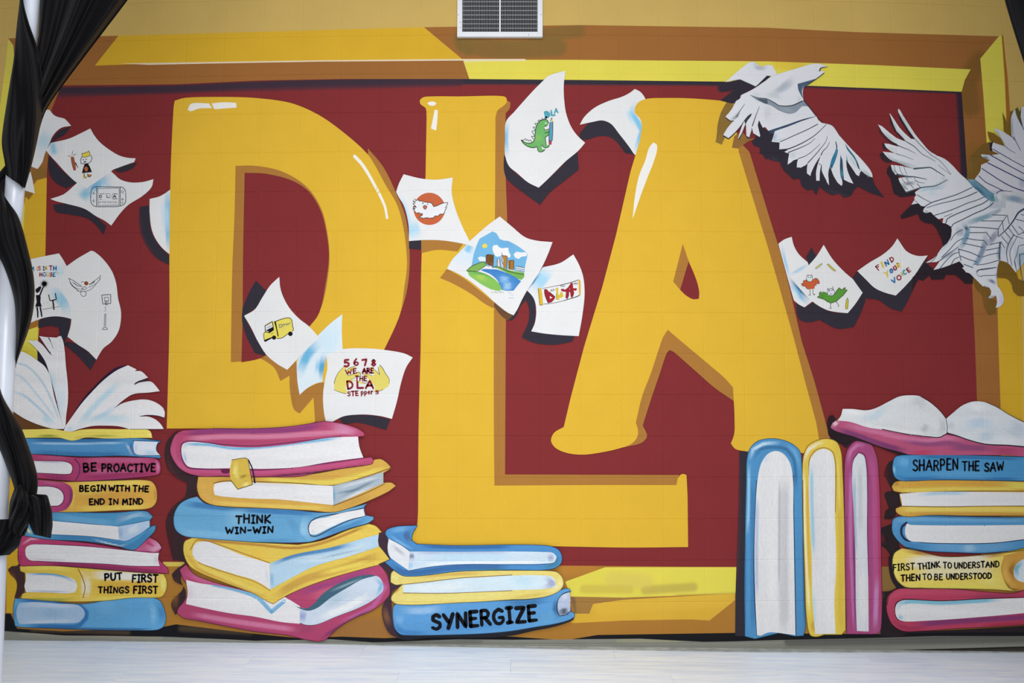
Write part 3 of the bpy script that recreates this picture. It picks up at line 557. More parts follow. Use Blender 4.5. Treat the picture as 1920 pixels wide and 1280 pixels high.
f.area(Z+'430,270! 480,310! 590,320! 680,350! 780,360! 870,370! 920,410! 960,500! 1050,490! 1230,410! 1330,375! 1460,370! 1450,420! 1410,520! 1390,600! 1350,720! 1260,770! 1210,750! 1120,820! 1030,820! 960,890! 800,900! 760,870! 700,900! 690,870! 620,920! 590,880! 500,900! 500,870! 600,800! 590,740! 540,750! 450,710! 390,735! 300,610! 250,570! 350,590! 260,510! 390,530! 260,400! 345,390! 260,310! 350,330! 310,245! 380,290!', 'e8e8ea')
f.lines([(Z+'310,245! 385,295! 350,330! 260,310! 345,390! 260,400! 390,530! 260,505! 350,595! 250,570! 300,620 350,700 390,735! 450,710 540,750 590,740 595,780! 480,870! 590,900! 600,875! 620,925! 690,880! 700,905! 760,875! 800,905! 960,890! 1030,820! 1120,830! 1210,750! 1260,775! 1350,720!', 1.0, 1.0), (Z+'1350,720 1360,640! 1410,580! 1370,540! 1430,530! 1400,500! 1455,410! 1460,370! 1330,375! 1230,410! 1050,490 970,505 930,420 880,375! 680,350! 590,320! 480,310! 430,270! 380,300!', 1.0, 1.0)], '24221f')
f.area(Z+'610,515! 640,470 700,465 750,510! 720,570 685,605! 640,565', 'c06a55').lines([(Z+'610,515! 640,470 700,465 750,510! 720,570 685,605! 640,565', .8, .8, True)], '5a2a22').dots([(760+605/18.29, 360+388/18.29)], 1.3, '20242c').dots([(760+768/18.29, 360+418/18.29)], 1.0, '2c3a34')
f.make('drawing', p9, 'white chick with black outline spread over an orange disc')
p13 = sheet('pale blue folded painted sheet between the bus sheet and the steppers sheet', [('549,655! 556,680 557,700 562,738! 576,728 600,717 608,717! 607,745 605,792! 591,790! 588,745! 562,775! 552,768 545,740 543,710', TAN)],
   '642,589! 641,620 643,660! 612,668! 606,700 605,716! 594,718 577,727 562,740! 558,715 557,680 560,672! 580,648 600,625! 620,606', [('600,640 575,668 562,700', 4, 8, '63b2da', .95), ('608,665 603,690 605,712', 4, 3, '4f9fcd', .95), ('630,600 615,640 596,665', 12, 10, 'cfe5f0', .8), ('598,672 594,700', 2, 4, '8cc6e4', .8)], 'dce8ee')
p12 = sheet('white painted sheet with a small yellow delivery van', [('455,577! 468,547 480,526! 500,545! 480,578! 458,592! 470,615 484,640! 500,668! 478,662! 462,630 454,600', DARK), ('489,672! 500,665! 520,682! 538,693! 556,678! 551,690 545,703! 526,714! 515,690 500,678', TAN)],
   '524,519! 526,540 532,558 545,580 562,598 580,612 599,633! 580,650 560,671 539,693! 520,682 500,665 484,640 470,612 458,592! 478,580 492,558 508,534', None)
f = Film(); Z = '480,580,18.29: '
f.area(Z+'310,560! 560,410! 600,430! 680,405! 900,330! 1050,295! 1170,300! 1230,380! 1260,560! 1290,690! 1260,740! 1180,770! 1080,850! 900,960! 740,1000! 640,980! 550,960! 320,1090! 290,1050! 265,860! 290,800! 320,770!', 'e6d660', [(Z+'900,600 1050,700', 4, 8, 'dfcb68', .6)])
f.area(Z+'325,580! 550,460! 590,590! 600,720! 450,790! 340,720!', 'dcdce0').area(Z+'340,725! 580,600! 610,700! 540,740! 470,800! 430,750!', '15141a')
f.area(Z+'625,405! 685,405! 740,700! 785,920! 750,925! 690,640!', '1c1814').area(Z+'295,1045! 550,945! 560,985! 330,1110! 295,1080!', '15141a')
f.dots([(480+625/18.29, 580+965/18.29)], 4, '15141a').dots([(480+1185/18.29, 580+835/18.29)], 4.4, '15141a').dots([(480+360/18.29, 580+840/18.29)], 2, 'ece08a')
f.lines([(Z+'315,560! 570,410! 610,700! 470,800! 330,765! 315,560!', 1.3, 1.3), (Z+'265,860 295,1080! 330,1105', 1, 1), (Z+'265,860 290,800 330,770', 1, 1), (Z+'690,400 900,330 1050,292 1170,300 1235,380 1260,560 1290,690 1260,750', 1.1, 1.1), (Z+'720,995 880,980 1080,850 1180,770', 1, 1), (Z+'400,630 530,560', .6, .5), (Z+'540,860 560,820 610,795', .7, .4)], '20201c')
f.lines([(Z+'800,520! 880,510! 885,610! 810,625!', 1, 1, True), (Z+'920,600 910,510! 970,490 960,560', .8, .8), (Z+'985,500 990,560', .8, .8), (Z+'1030,500 1050,540! 1060,490 1085,530', 1.4, 1.4), (Z+'1100,470 1120,520 1190,440', 1.2, .8)], '6a6a78')
f.make('drawing', p12, 'yellow van with black wheels and windscreen frame')
p14 = sheet('white painted sheet with yellow hands and dark red words about steppers', [('634,782! 660,778 700,779 732,786! 724,806! 705,800 670,792 645,793', DARK), ('613,715! 608,760! 614,797! 600,793! 597,770!', TAN)],
   '612,665! 640,655 690,653 730,657 760,663 774,670! 762,688 752,718 745,750 735,785! 715,780 690,777 670,777 645,780 628,788 613,797! 608,775 606,740 610,710 614,690', [('612,672 606,712', 1, 3, '6fb2d8', .6)])
f = Film(); Z = '610,650,11.64: '
f.area(Z+'400,440! 470,450! 410,590! 480,520 560,450 650,430! 660,470! 480,620! 600,600 720,550 770,570! 770,610 650,660 550,720! 740,740! 800,780 880,800! 840,820 620,740! 500,830 430,900 470,950! 500,1000! 420,1020! 300,980! 200,930! 190,820! 220,700! 290,560!', 'e2d26a')
f.area(Z+'1190,400! 1240,440! 1300,560! 1380,680! 1405,750! 1390,850! 1290,920! 1150,975! 1060,980! 1090,900! 1080,860! 1000,750! 900,670! 820,600! 930,590! 1030,630! 1080,600! 960,440! 1040,450! 1100,520! 1190,610! 1160,500!', 'e2d26a')
f.lines([(Z+'400,440 290,560 220,700 195,800', .5, 1), (Z+'480,500 560,450 650,430', .9, .6), (Z+'490,630 600,600 720,550 770,570 770,630', .8, .8), (Z+'550,720 650,680 800,640', .5, .5), (Z+'180,930 300,980 450,1025', .5, .9), (Z+'1190,400 1240,450 1310,570 1400,720 1390,800', 1.1, .6), (Z+'1160,440 1165,520 1190,610! 1100,520 1040,470', .9, .6), (Z+'1260,930 1150,975 1080,980', .9, .6), (Z+'810,600 900,595 1030,630', .5, .5), (Z+'800,760 880,800 920,770', .8, .6)], '4a4a38')
R_ = '8c2632'
f.text('5', 646.2, 687, 654.8, 686.4, 12, 3, R_); f.text('6', 664, 685, 672, 684.6, 11.5, 2.8, R_); f.text('7', 680, 685.4, 688.6, 684.6, 11.6, 2.8, R_); f.text('8', 697, 685.8, 704.6, 685.6, 11, 3, R_)
f.text('WE', 649.5, 702.5, 669.5, 699, 8.5, 2, R_); f.text('ARE', 680, 699.5, 700.5, 698.8, 9, 2.4, R_); f.text('THE', 666.5, 713.4, 688, 713.6, 8.6, 1.9, R_)
f.text('D', 652.5, 729, 662.5, 727.6, 14, 3, R_); f.text('L', 669.5, 727.4, 681, 727, 12, 3, R_); f.text('A', 686, 727.8, 700, 728, 14, 3.1, R_)
f.text('STE', 652, 742, 672, 741, 8, 2, R_); f.text('pper', 677.5, 739.5, 699.5, 738.5, 9, 1.8, R_); f.text('S', 704.5, 738.4, 710.2, 738, 6, 1.7, R_)
f.make('drawing', p14, 'dark red words over two yellow hands')
p15 = sheet('blue edged painted sheet beside the slope of the letter A', [('1492,565! 1508,577! 1524,567! 1545,580! 1560,590! 1540,598! 1531,601 1515,604 1498,598 1493,580', DARK)],
   '1459,457! 1470,449 1484,444! 1488,460 1497,476 1518,495! 1514,530 1527,562! 1508,576! 1498,571 1488,563! 1476,520', [('1466,462 1472,490 1480,520', 1.2, 2.5, '9cc8e8', .9), ('1482,522 1502,545 1520,560', 3, 2, '2f6a8c', .95), ('1481,530 1500,555 1514,568', 3, 3, '7ab4de', .95), ('1484,538 1500,565', 2, 3, 'd4eaf0', .8), ('1482,515 1505,502 1515,496', 1, 3, '9cc4e0', .9)])
p16 = sheet('white painted sheet with an orange and a green cartoon hen', [('1511,482! 1521,464! 1530,480! 1516,498!', DARK), ('1524,567! 1545,580 1565,586 1589,587! 1626,534! 1622,565! 1612,590 1600,613! 1570,616 1548,606 1528,592', DARK)],
   '1544,459! 1560,485 1580,507 1600,524 1612,531 1626,534! 1616,550 1603,570 1589,587! 1568,585 1550,581 1524,566 1500,542 1480,517! 1500,505 1516,497! 1530,481', [('1482,516 1500,506 1515,497', 1, 2.5, 'b4d4ea', .8)])
f = Film(); Z = '1490,480,11.64: '
f.area(Z+'140,610! 190,580! 180,545! 235,530! 235,515! 270,530! 290,560! 360,555! 400,510! 455,485! 500,510! 530,550! 530,605! 460,600! 465,640! 430,660! 430,710! 350,720! 290,725! 270,700! 240,690! 230,655! 170,655!', 'cc5f36', [(Z+'300,640 340,600', 3, 5, 'b8684a', .6)])
f.area(Z+'485,900! 540,860! 525,820! 545,785! 600,800! 640,790! 700,820! 740,860 800,870! 860,840! 900,770! 965,690! 1020,740! 1080,690! 1105,690! 1090,740! 1145,740! 1060,850! 900,990! 780,1030! 700,1000! 620,940!', '5d9a3c', [(Z+'560,860 640,880', 3, 4, '4a8a34', .6)])
f.area(np.array([(1490+(320+62*math.cos(a))/11.64, 480+(487+72*math.sin(a))/11.64) for a in np.linspace(0, 2*math.pi, 22)[:-1]]), 'e2eae8').area(np.array([(1490+(790+74*math.cos(a))/11.64, 480+(785+80*math.sin(a))/11.64) for a in np.linspace(0, 2*math.pi, 22)[:-1]]), 'e2e2ea')
f.lines([(Z+'255,500 258,440 320,420 380,440 385,500 365,550 320,562 270,540', .7, .7, True), (Z+'270,430! 275,400! 300,420', .6, .6), (Z+'350,420 365,400! 370,435', .6, .6), (Z+'290,460 305,470', 1.4, 1), (Z+'345,455 350,480', 1.4, 1), (Z+'305,520 320,528', .6, .6), (Z+'140,610 190,580 180,545 235,520! 270,540', .8, .8), (Z+'140,610 170,655 230,655 240,690 290,725', .8, .8), (Z+'325,720 328,840 300,860', .8, .8), (Z+'328,840 350,865', .6, .6), (Z+'390,720 395,830 440,835', .8, .8), (Z+'395,830 430,855', .6, .6), (Z+'400,510 460,480 500,510 530,560 530,605 460,600 465,640', .7, .7)], '2e2a34')
f.lines([(Z+'715,830 712,700! 740,740', .8, .8), (Z+'740,730 800,705 840,730! 822,665', .8, .8), (Z+'840,730 870,790 840,850 790,868 740,850', .7, .7), (Z+'740,750 765,770', 1.2, 1), (Z+'800,750 830,740', 1.2, 1), (Z+'765,820 790,832 810,820', .7, .7), (Z+'700,815 640,790 545,785! 525,820! 540,860! 485,900! 620,940! 780,1030! 900,990! 1060,850! 1145,740! 1090,740! 1105,690! 1080,690! 1020,740! 965,690! 900,770 870,830', .8, .8), (Z+'775,1030 775,1130 750,1145', .8, .8), (Z+'775,1130 800,1145', .7, .7), (Z+'895,990 960,1080 940,1110', .8, .8)], '26331f')
for a, b in (('445,275! 460,245! 560,175! 600,165! 560,210! 480,275!', 'ddd890'), ('700,180! 735,175! 860,290! 895,330! 850,325! 760,250!', 'dcc54a'), ('1145,910! 1165,970! 1150,1150! 1105,1155! 1100,1090! 1120,960!', 'cbbf3c')):
    f.area(Z+a, b).lines([(Z+a, .6, .6, True)], '4a4230')
f.make('drawing', p16, 'orange hen, green hen and three pencils')
p17 = sheet('white painted sheet with the multicoloured words FIND YOUR VOICE', [('1597,521! 1607,509! 1640,540! 1679,553! 1712,520! 1739,480! 1730,510 1715,535 1701,565 1690,584! 1670,578 1645,562 1625,560!', DARK)],
   '1682,447! 1688,456 1698,470 1710,477 1722,480 1739,479! 1730,492 1715,515 1698,535 1679,554! 1660,549 1640,540 1622,523 1607,508! 1630,492 1655,477 1672,462')
f = Film(); RD, YE, BU = '9a3040', 'dfc040', '3f7fb8'
f.lines([('1620,470,16: 340,475 430,590', 2.4, 2), ('1620,470,16: 335,480 425,415', 2.2, 1.8), ('1620,470,16: 385,500 435,475', 2, 1.6), ('1620,470,16: 760,235 820,345', 2.2, 2.2), ('1620,470,16: 760,230 820,200 870,240 860,300 820,350', 2.2, 2.2)], RD)
f.lines([('1620,470,16: 510,350 570,500', 3.6, 3), ('1620,470,16: 600,660 680,680! 700,600', 2.2, 2.2), ('1620,470,16: 680,680 695,780', 3, 2.6), ('1620,470,16: 980,390 1010,510', 3, 2.4), ('1620,470,16: 985,380 1060,390 1050,440 1010,450! 1080,495', 2.4, 2)], YE)
f.lines([('1620,470,16: 610,350 660,460', 2.6, 2.6), ('1620,470,16: 620,350 720,400', 2.6, 2.6), ('1620,470,16: 690,275 735,410', 2.6, 2.6), ('1620,470,16: 800,545 770,600 800,660 840,640 840,580', 3.2, 3.2, True), ('1620,470,16: 810,880 910,960! 900,800', 2.8, 2.6)], BU)
f.lines([('1620,470,16: 870,490 890,570 940,580 960,520 910,450', 2.6, 2.4), ('1620,470,16: 1035,735 980,780 985,850 1040,880 1090,840 1095,770', 2.2, 2.2, True), ('1620,470,16: 1260,550 1330,650', 2.4, 2.4), ('1620,470,16: 1260,550 1325,505', 1.8, 1.6), ('1620,470,16: 1295,600 1350,570', 1.8, 1.6), ('1620,470,16: 1330,655 1390,610', 2, 1.8)], RD)
f.lines([('1620,470,16: 1100,660 1160,750', 2, 2)], 'c9b850').lines([('1620,470,16: 1210,590 1160,600 1170,680 1215,710 1255,680', 2.4, 2.2)], '3a9a9c')
f.make('lettering', p17, 'multicoloured painted words')
# ------------------------------------------------------------------ painted books
KW = 1.25; DESAT = .07; FMAT = M_BRUSH
BLU, PNK, YBK, PG, PUR, NAVY = '4f9fd0', 'bb4a78', 'ecc84a', 'eae8e8', '74406e', '2f5f8e'
def book(label, cover, col, strokes=None, pages=(), shadow=(), outline=None, text=(), extra=None, name='painted_book'):
    b = L_(name, label)
    for s in shadow: film('painted_shadow', b, None, s)
    film('cover', b, None, (cover, col, strokes))
    dk = pig(col)*.22; dk = ''.join('%02x' % int(round(255*(1.055*v**(1/2.4)-.055 if v > .0031308 else 12.92*v))) for v in dk)
    Film().lines([(cover, .75, .75, True)], dk).make('edge_line', b, 'dark brush edge')
    if outline:
        f = Film(); f.lines([(cover if p is None else p, w0, w1, p is None) for p, w0, w1 in outline[1]], outline[0]); f.make('outline', b, 'dark brush outline')
    for p in pages: film('page_block', b, p[3] if len(p) > 3 else None, (p[0], p[1], p[2]))
    if extra: extra(b)
    if text:
        for t in text: Film().text(*t).make('lettering', b, 'black hand painted word '+t[0])
    return b
BK = '17161c'
def lines_on(b, name, *groups, label=None):
    f = Film()
    for items, col in groups: f.lines(items, col)
    f.make(name, b, label)
# -- stack at the left, from the bottom up
a, c_, d_, e_ = '0,640,4: ', '0,960,4: ', '480,960,4: ', '480,640,4: '
film('painted_shadow', L_('stack_shadow', 'dark painted shadow down the left side of the left book stack'), None,
     (c_+'60,430! 90,404 130,400! 160,360! 190,300! 190,455! 200,560! 140,650! 110,640! 128,560 122,510 80,465', '4a3030', [(c_+'70,430 120,520', 1, 6, '7a4a28', .6)]))
book('light blue painted book, lowest of the left stack', c_+'115,645! 300,650 500,680 640,685 800,660 1000,640 1150,640 1200,662 1235,730 1246,800 1228,855 1180,880 1000,884 700,880 400,870 150,860 115,850 104,780 103,700', '5fa9da',
     [(c_+'120,655 300,668 500,690 600,698 650,745 650,790 600,845 400,855 200,850', 2.5, 3, '2f74b4', .9), (c_+'1180,660 1215,740 1215,850', 4, 4, '4389c2', .8), (c_+'125,690 122,820', 2, 3, '3f80bc', .7), (c_+'1130,670 1150,740 1150,850', 2, 5, '86c0e6', .7), (c_+'700,700 900,720', 6, 14, '72b6e4', .6), (c_+'210,868 700,876 1150,880', 1.2, 3, '2a5f98', .8)],
     [(c_+'150,678! 250,672 450,685 590,696 630,730 640,760 620,800 590,825 400,830 150,838! 130,800 128,720', 'a8c6e2', [(c_+'160,690 400,695 580,705', 2.5, 4, 'c6d6ea', .8), (c_+'160,825 400,822 580,815', 2, 3, 'cdd8e8', .8), (c_+'300,750 500,760', 4, 8, '96badc', .7)])])
def _x(b):
    lines_on(b, 'brush_line', ([(c_+'590,425 620,490 640,560 625,640', 1.4, 1.2)], 'a8762c'), ([(c_+'610,440 655,500 645,600', .9, .7)], 'f0ead0'))
book('yellow painted book with the words PUT FIRST THINGS FIRST', c_+'150,402! 400,400 600,415 900,440 1100,455 1230,462! 1252,510 1252,570 1225,625 1200,638 1000,640 800,662 600,670 400,665 160,645! 170,612 200,598! 192,520 190,455! 155,440!', 'e9c63e',
     [(c_+'170,415 400,412 560,430', 3, 4, 'f2dc58', .8), (c_+'680,470 900,475 1180,495', 4, 7, 'ecebe0', .9), (c_+'640,470 650,560 640,640', 5, 7, 'efe9cc', .9), (c_+'700,560 1180,560', 6, 8, 'e0ac30', .8), (c_+'1225,480 1225,600', 2, 4, 'f0e47a', .9), (c_+'170,650 500,655 560,640', 1.5, 3, '8fa03c', .7), (c_+'660,655 1180,632', 2, 3, 'f0dc60', .7)],
     [(c_+'196,455! 400,460 500,480 565,510 582,550 568,592 525,606 350,600 198,598! 186,555 198,500', PG, [(c_+'196,460 400,465 500,487 570,525', .8, 2.6, '5aa4d6', .95), (c_+'210,590 540,596', .5, 2, '8a9cc8', .6)])],
     extra=_x, text=[('PUT', 197.5, 1087.5, 229.5, 1085.5, 12, 2.9, BK, .03), ('FIRST', 248.5, 1090.5, 296, 1090.8, 14, 2.9, BK, .03), ('THINGS', 185, 1110.5, 242, 1111, 11.5, 2.5, BK, .03), ('FIRST', 251, 1111.5, 296, 1111.5, 12.5, 2.7, BK, .03)])
book('pink painted book in the left stack above the PUT FIRST book', c_+'168,168! 370,200 700,235 960,280 1010,280 1090,212 1128,187! 1190,225 1217,265 1196,300 1195,350 1215,375! 1262,425 1268,458! 1100,450 900,435 600,410 400,398 160,402! 143,370 138,300 148,220', 'c03f70',
     [(c_+'1130,200 1195,255 1150,280 1080,250', 3, 4, 'e0a4c4', .9), (c_+'1080,230 1040,270 1150,290', 3, 5, 'cf6a98', .7), (c_+'170,240 230,200 300,200', .8, 2, 'e8a8c0', .9), (c_+'350,385 700,405 1000,430 1250,455', 2, 4, '7e2a58', .7), (c_+'150,300 150,380', 2, 4, 'a83064', .7), (c_+'1205,380 1225,440', 3, 3, '9c3a70', .6)],
     [(c_+'193,300! 200,262 235,243 300,240 400,243 700,260 1000,290 1150,305 1195,303! 1188,350 1200,402! 1000,400 800,385 500,372 300,363 225,356 200,330', PG, [(c_+'1175,320 1170,390', 2, 4, 'd4cfda', .7), (c_+'210,345 500,360', .4, 1.5, 'c8a8c0', .6)])],
     outline=('5a2a58', [(c_+'250,238 400,240 700,257 1000,287 1195,300', .6, .6), (c_+'225,358 300,365 500,374 800,387 1000,402 1195,404', .8, .6)]))
book('blue painted book lying open-cornered behind the end of the curtain knot', c_+'190,95! 390,-12! 700,2 900,0 1050,-12 1110,-5 1150,32! 1128,60! 1130,108! 1172,95! 1165,135 1100,205 1010,280 960,276 900,257 650,218 370,202 168,172! 180,120', '4d9bc9',
     [(c_+'400,20 600,60 880,85', 4, 5, '74b4de', .6), (c_+'380,185 650,205 900,245 970,262 1060,215 1160,110', 4, 4, '3a7fb4', .7), (c_+'880,70 1050,15 1130,30', 2, 3, 'bcd8ea', .6), (c_+'880,90 900,40 1000,20', 2, 4, '7fa0c4', .6), (c_+'700,200 900,250 960,240', .6, 1.5, 'd4e8f0', .8), (c_+'195,110 240,160', 1.6, 1.6, 'f0e68a', .9)],
     [(c_+'385,62! 700,90 890,105! 897,207! 700,180 385,163!', PG, None), (c_+'890,105! 1000,85 1125,60! 1125,108! 1080,142 1000,190 940,214 897,207!', 'b4cce6', [(c_+'950,150 1050,110', 3, 6, 'd8e4ee', .9), (c_+'905,110 910,200', 2, 3, '98b4dc', .8)])],
     outline=('2a5e90', [(c_+'390,62 700,88 880,104 1000,83 1125,58', .9, .8), (c_+'900,208 940,214 1000,190 1080,142 1150,100', .9, .8), (c_+'370,163 700,182 900,209', .8, .8)]))
bb = book('yellow painted book with the words BEGIN WITH THE END IN MIND', a+'290,1036! 400,1045 500,1052! 700,1046 900,1040 1080,1037 1140,1048 1170,1085 1182,1140 1176,1200 1150,1237 1100,1255 900,1265 700,1275 500,1278! 390,1277! 290,1278!', 'e3ae40',
     [(a+'560,1070 900,1062 1130,1065', 4, 6, 'efcf52', .9), (a+'570,1110 820,1110', 7, 6, 'edcb50', .9), (a+'560,1250 900,1245 1130,1225', 3, 4, 'edcf50', .8), (a+'550,1075 545,1160 525,1270', 3, 3, 'ecc84a', .9), (a+'1165,1100 1170,1200', 1.5, 3, 'c08a34', .7), (a+'620,1180 1100,1170', 8, 8, 'd99f3c', .7)],
     text=[('BEGIN', 150.5, 920.5, 199, 919.8, 10.5, 2.7, BK, .03), ('WITH', 205, 920, 243.5, 920, 10.2, 2.7, BK, .03), ('THE', 250, 920.5, 279, 921.5, 10.5, 2.7, BK, .03), ('END', 169, 946, 197, 945, 10.5, 2.6, BK, .03), ('IN', 206, 945, 222.5, 944.5, 10.5, 2.4, BK, .03), ('MIND', 231, 945.5, 269, 944.5, 10.5, 2.6, BK, .03)])
film('book_end', bb, 'pink rounded end', (a+'240,1034! 400,1046 500,1062 540,1092 552,1150 535,1215 500,1258 440,1275 390,1279! 240,1279!', 'b9447a', [(a+'500,1075 540,1120 535,1200 480,1262', 1.5, 3, '7c3468', .8), (a+'300,1050 480,1068', 1, 3, 'cf6a94', .6)]))
film('page_block', bb, None, (a+'260,1084! 400,1090 455,1112 480,1150 474,1200 445,1226 395,1230! 260,1230!', PG, None))
lines_on(bb, 'outline', ([(a+'290,1083 400,1088 460,1112 484,1150 477,1205 445,1229 395,1233', .9, .9)], '5c2c58'))
book('crimson painted book with the words BE PROACTIVE', a+'240,843! 450,857 600,868 800,866 1000,868 1160,874 1197,895 1210,940 1206,978 1190,998 1000,1022 800,1036 600,1047 500,1042 290,1025! 240,1020!', 'b8406e',
     [(a+'620,890 900,885 1150,890', 3, 5, 'c85f8c', .8), (a+'620,1005 900,1005 1170,990', 3, 5, 'a03668', .7), (a+'640,985 900,965 1100,960', 2, 5, 'cc6a94', .6), (a+'1175,890 1190,940 1185,990', 1, 2.5, 'd88ab0', .8), (a+'600,890 602,1030', 1.4, 3, 'a04484', .8), (a+'300,1010 560,1030', 2, 4, '8c2f60', .7), (a+'270,865 560,880', 2, 4, 'c65a84', .7)],
     [(a+'262,895! 400,897 500,903 538,922 548,955 538,985 500,992 400,988 262,982!', PG, [(a+'280,900 500,907', .5, 2, '9a88c0', .5)])],
     outline=('5c2a56', [(a+'275,893 400,894 500,900 542,920 552,955 542,988 500,996 400,991 290,985', .8, .8), (a+'565,880 598,920 600,985 570,1040', 1.3, 1), (a+'600,1047 800,1037 1000,1022', .6, .6)]),
     text=[('BE', 158.5, 884, 182, 882, 14.5, 3, BK, .03), ('PROACTIVE', 192.5, 883, 291.5, 883.5, 14, 3, BK, .035)])
book('blue painted book directly under the open book of the left stack', a+'195,722! 500,727 700,728 900,722 1050,725 1215,745! 1188,765 1178,800 1188,838 1215,860! 1200,874! 1100,866 900,856 700,861 500,856 350,846 195,842!', '4f95c8',
     [(a+'230,738 600,742 950,735', 2, 3.5, '2f6ea6', .8), (a+'240,762 600,765 960,757', .7, 2, 'a8cfe8', .8), (a+'250,835 600,850 950,850', 3, 5, '3478b0', .8), (a+'950,770 975,800 1000,850', 1.2, 2, 'cfe2ee', .8), (a+'990,745 985,800 1010,855', 1.2, 2.6, '2c6098', .8)],
     [(a+'1012,745! 1190,752! 1178,775 1172,800 1178,822 1205,850! 1100,852 1022,842 1008,812 1006,770', 'e0e6f0', [(a+'1080,830 1180,845', 2, 6, 'b8d4ea', .8), (a+'1030,760 1020,830', 1, 3, 'c8cce4', .7)])],
     outline=('28507e', [(a+'1000,742 1215,746', .8, .6), (a+'1020,844 1100,854 1205,852', .8, .6), (a+'205,725 500,729 700,730 900,724 1000,726', .8, .6)]))
ob = L_('painted_open_book', 'open painted book with fanned white pages on top of the left stack')
film('painted_shadow', ob, None, (a+'490,640! 540,560 640,410 720,325 790,255 880,192 965,176! 900,240! 700,420! 510,650!', '3a2040', [(a+'500,620 660,390 880,200', 1, 3, '2a1c38', .8)]), (a+'80,490! 180,560 300,615 470,660! 300,664! 150,660!', '6b4420', None),
     (a+'280,40! 350,140 385,270 400,300! 375,245! 330,180 284,145!', '2a2438', None), (a+'240,0! 250,-5! 280,-8! 390,80! 400,120! 340,70!', '6e2228', None))
film('cover', ob, 'bright yellow cover edge', (a+'120,660! 300,657 400,655 480,668 540,675 620,660 720,655 900,657 1100,658 1132,672 1147,722! 1050,722 800,726 640,720 580,738 540,742 500,732 460,722 300,720 120,724!', 'f0dc58', [(a+'270,712 380,706 460,712', 1, 3, '8f9a2c', .9), (a+'640,712 800,706 900,712', .8, 3, 'b0a83a', .8), (a+'560,725 640,715', 1, 3, 'd8b838', .7), (a+'1120,680 1135,720', 1, 3, 'f4ec90', .8)]))
film('page', ob, None, (a+'60,70! 115,72 150,70 210,92 290,145 340,185 375,245 390,300 410,400 450,540 485,655! 420,655 300,625 180,572 60,490!', PG, [(a+'60,150 200,180 320,300 410,480 450,600', .6, 2, '8fc2da', .7), (a+'60,235 150,255 300,420 430,590', .6, 2, 'a5cde0', .7), (a+'95,375 170,395 300,500 420,620', .7, 2.5, '9ac8de', .8), (a+'320,560 400,610', 3, 6, 'b8dbe8', .8)]),
     (a+'228,6! 210,-8! 250,-6 284,-8! 330,30 372,85! 400,110! 300,-40! 370,-30! 400,30! 362,-33! 430,-28! 450,-40! 465,-40! 480,0 490,60 500,180 515,330 515,450 502,560 498,630! 485,655! 450,530 420,400 385,280 350,160 300,80 260,35', PG,
      [(a+'400,200 430,400 465,600', 2, 6, 'cfdde4', .6), (a+'375,220 400,370 440,540 455,620', 1.6, 3, '64b0d8', .85), (a+'470,300 475,450 480,560', 3, 6, 'd4e2ec', .7)]),
     (a+'498,632! 540,572 620,462 700,372 780,292 880,217 965,178! 1030,210! 1016,223! 1060,222 1115,270! 1050,296 1016,318! 1060,306 1140,302 1175,335 1203,372! 1120,383 1000,396 930,440 858,503! 920,465 1000,443 1100,435 1170,455 1230,500 1241,530 1237,570! 1190,556 1110,552 1055,562! 1120,563 1180,590 1215,625 1232,655! 1100,657 980,657! 900,636 800,630 700,633 600,656 540,674 484,668!', PG,
      [(a+'590,640 700,500 800,400 910,300', 1.6, 7, 'b5d9e8', .8), (a+'640,610 800,540 880,480', 1.6, 6, 'a5d2e6', .7), (a+'700,600 850,580 1000,585', 3, 8, 'c4dee8', .8), (a+'500,660 560,650', 2, 4, 'c4d8ea', .8)]))
lines_on(ob, 'brush_line', ([(a+'305,-30 340,40 385,85', .8, .5), (a+'372,-35 390,10 405,50', .6, .4), (a+'1016,318 1060,296 1115,290', 2.2, 2.4), (a+'1055,560 1110,552 1190,558 1235,572', .7, .9), (a+'980,657 1232,657', .6, .6)], '3a2c3c'))
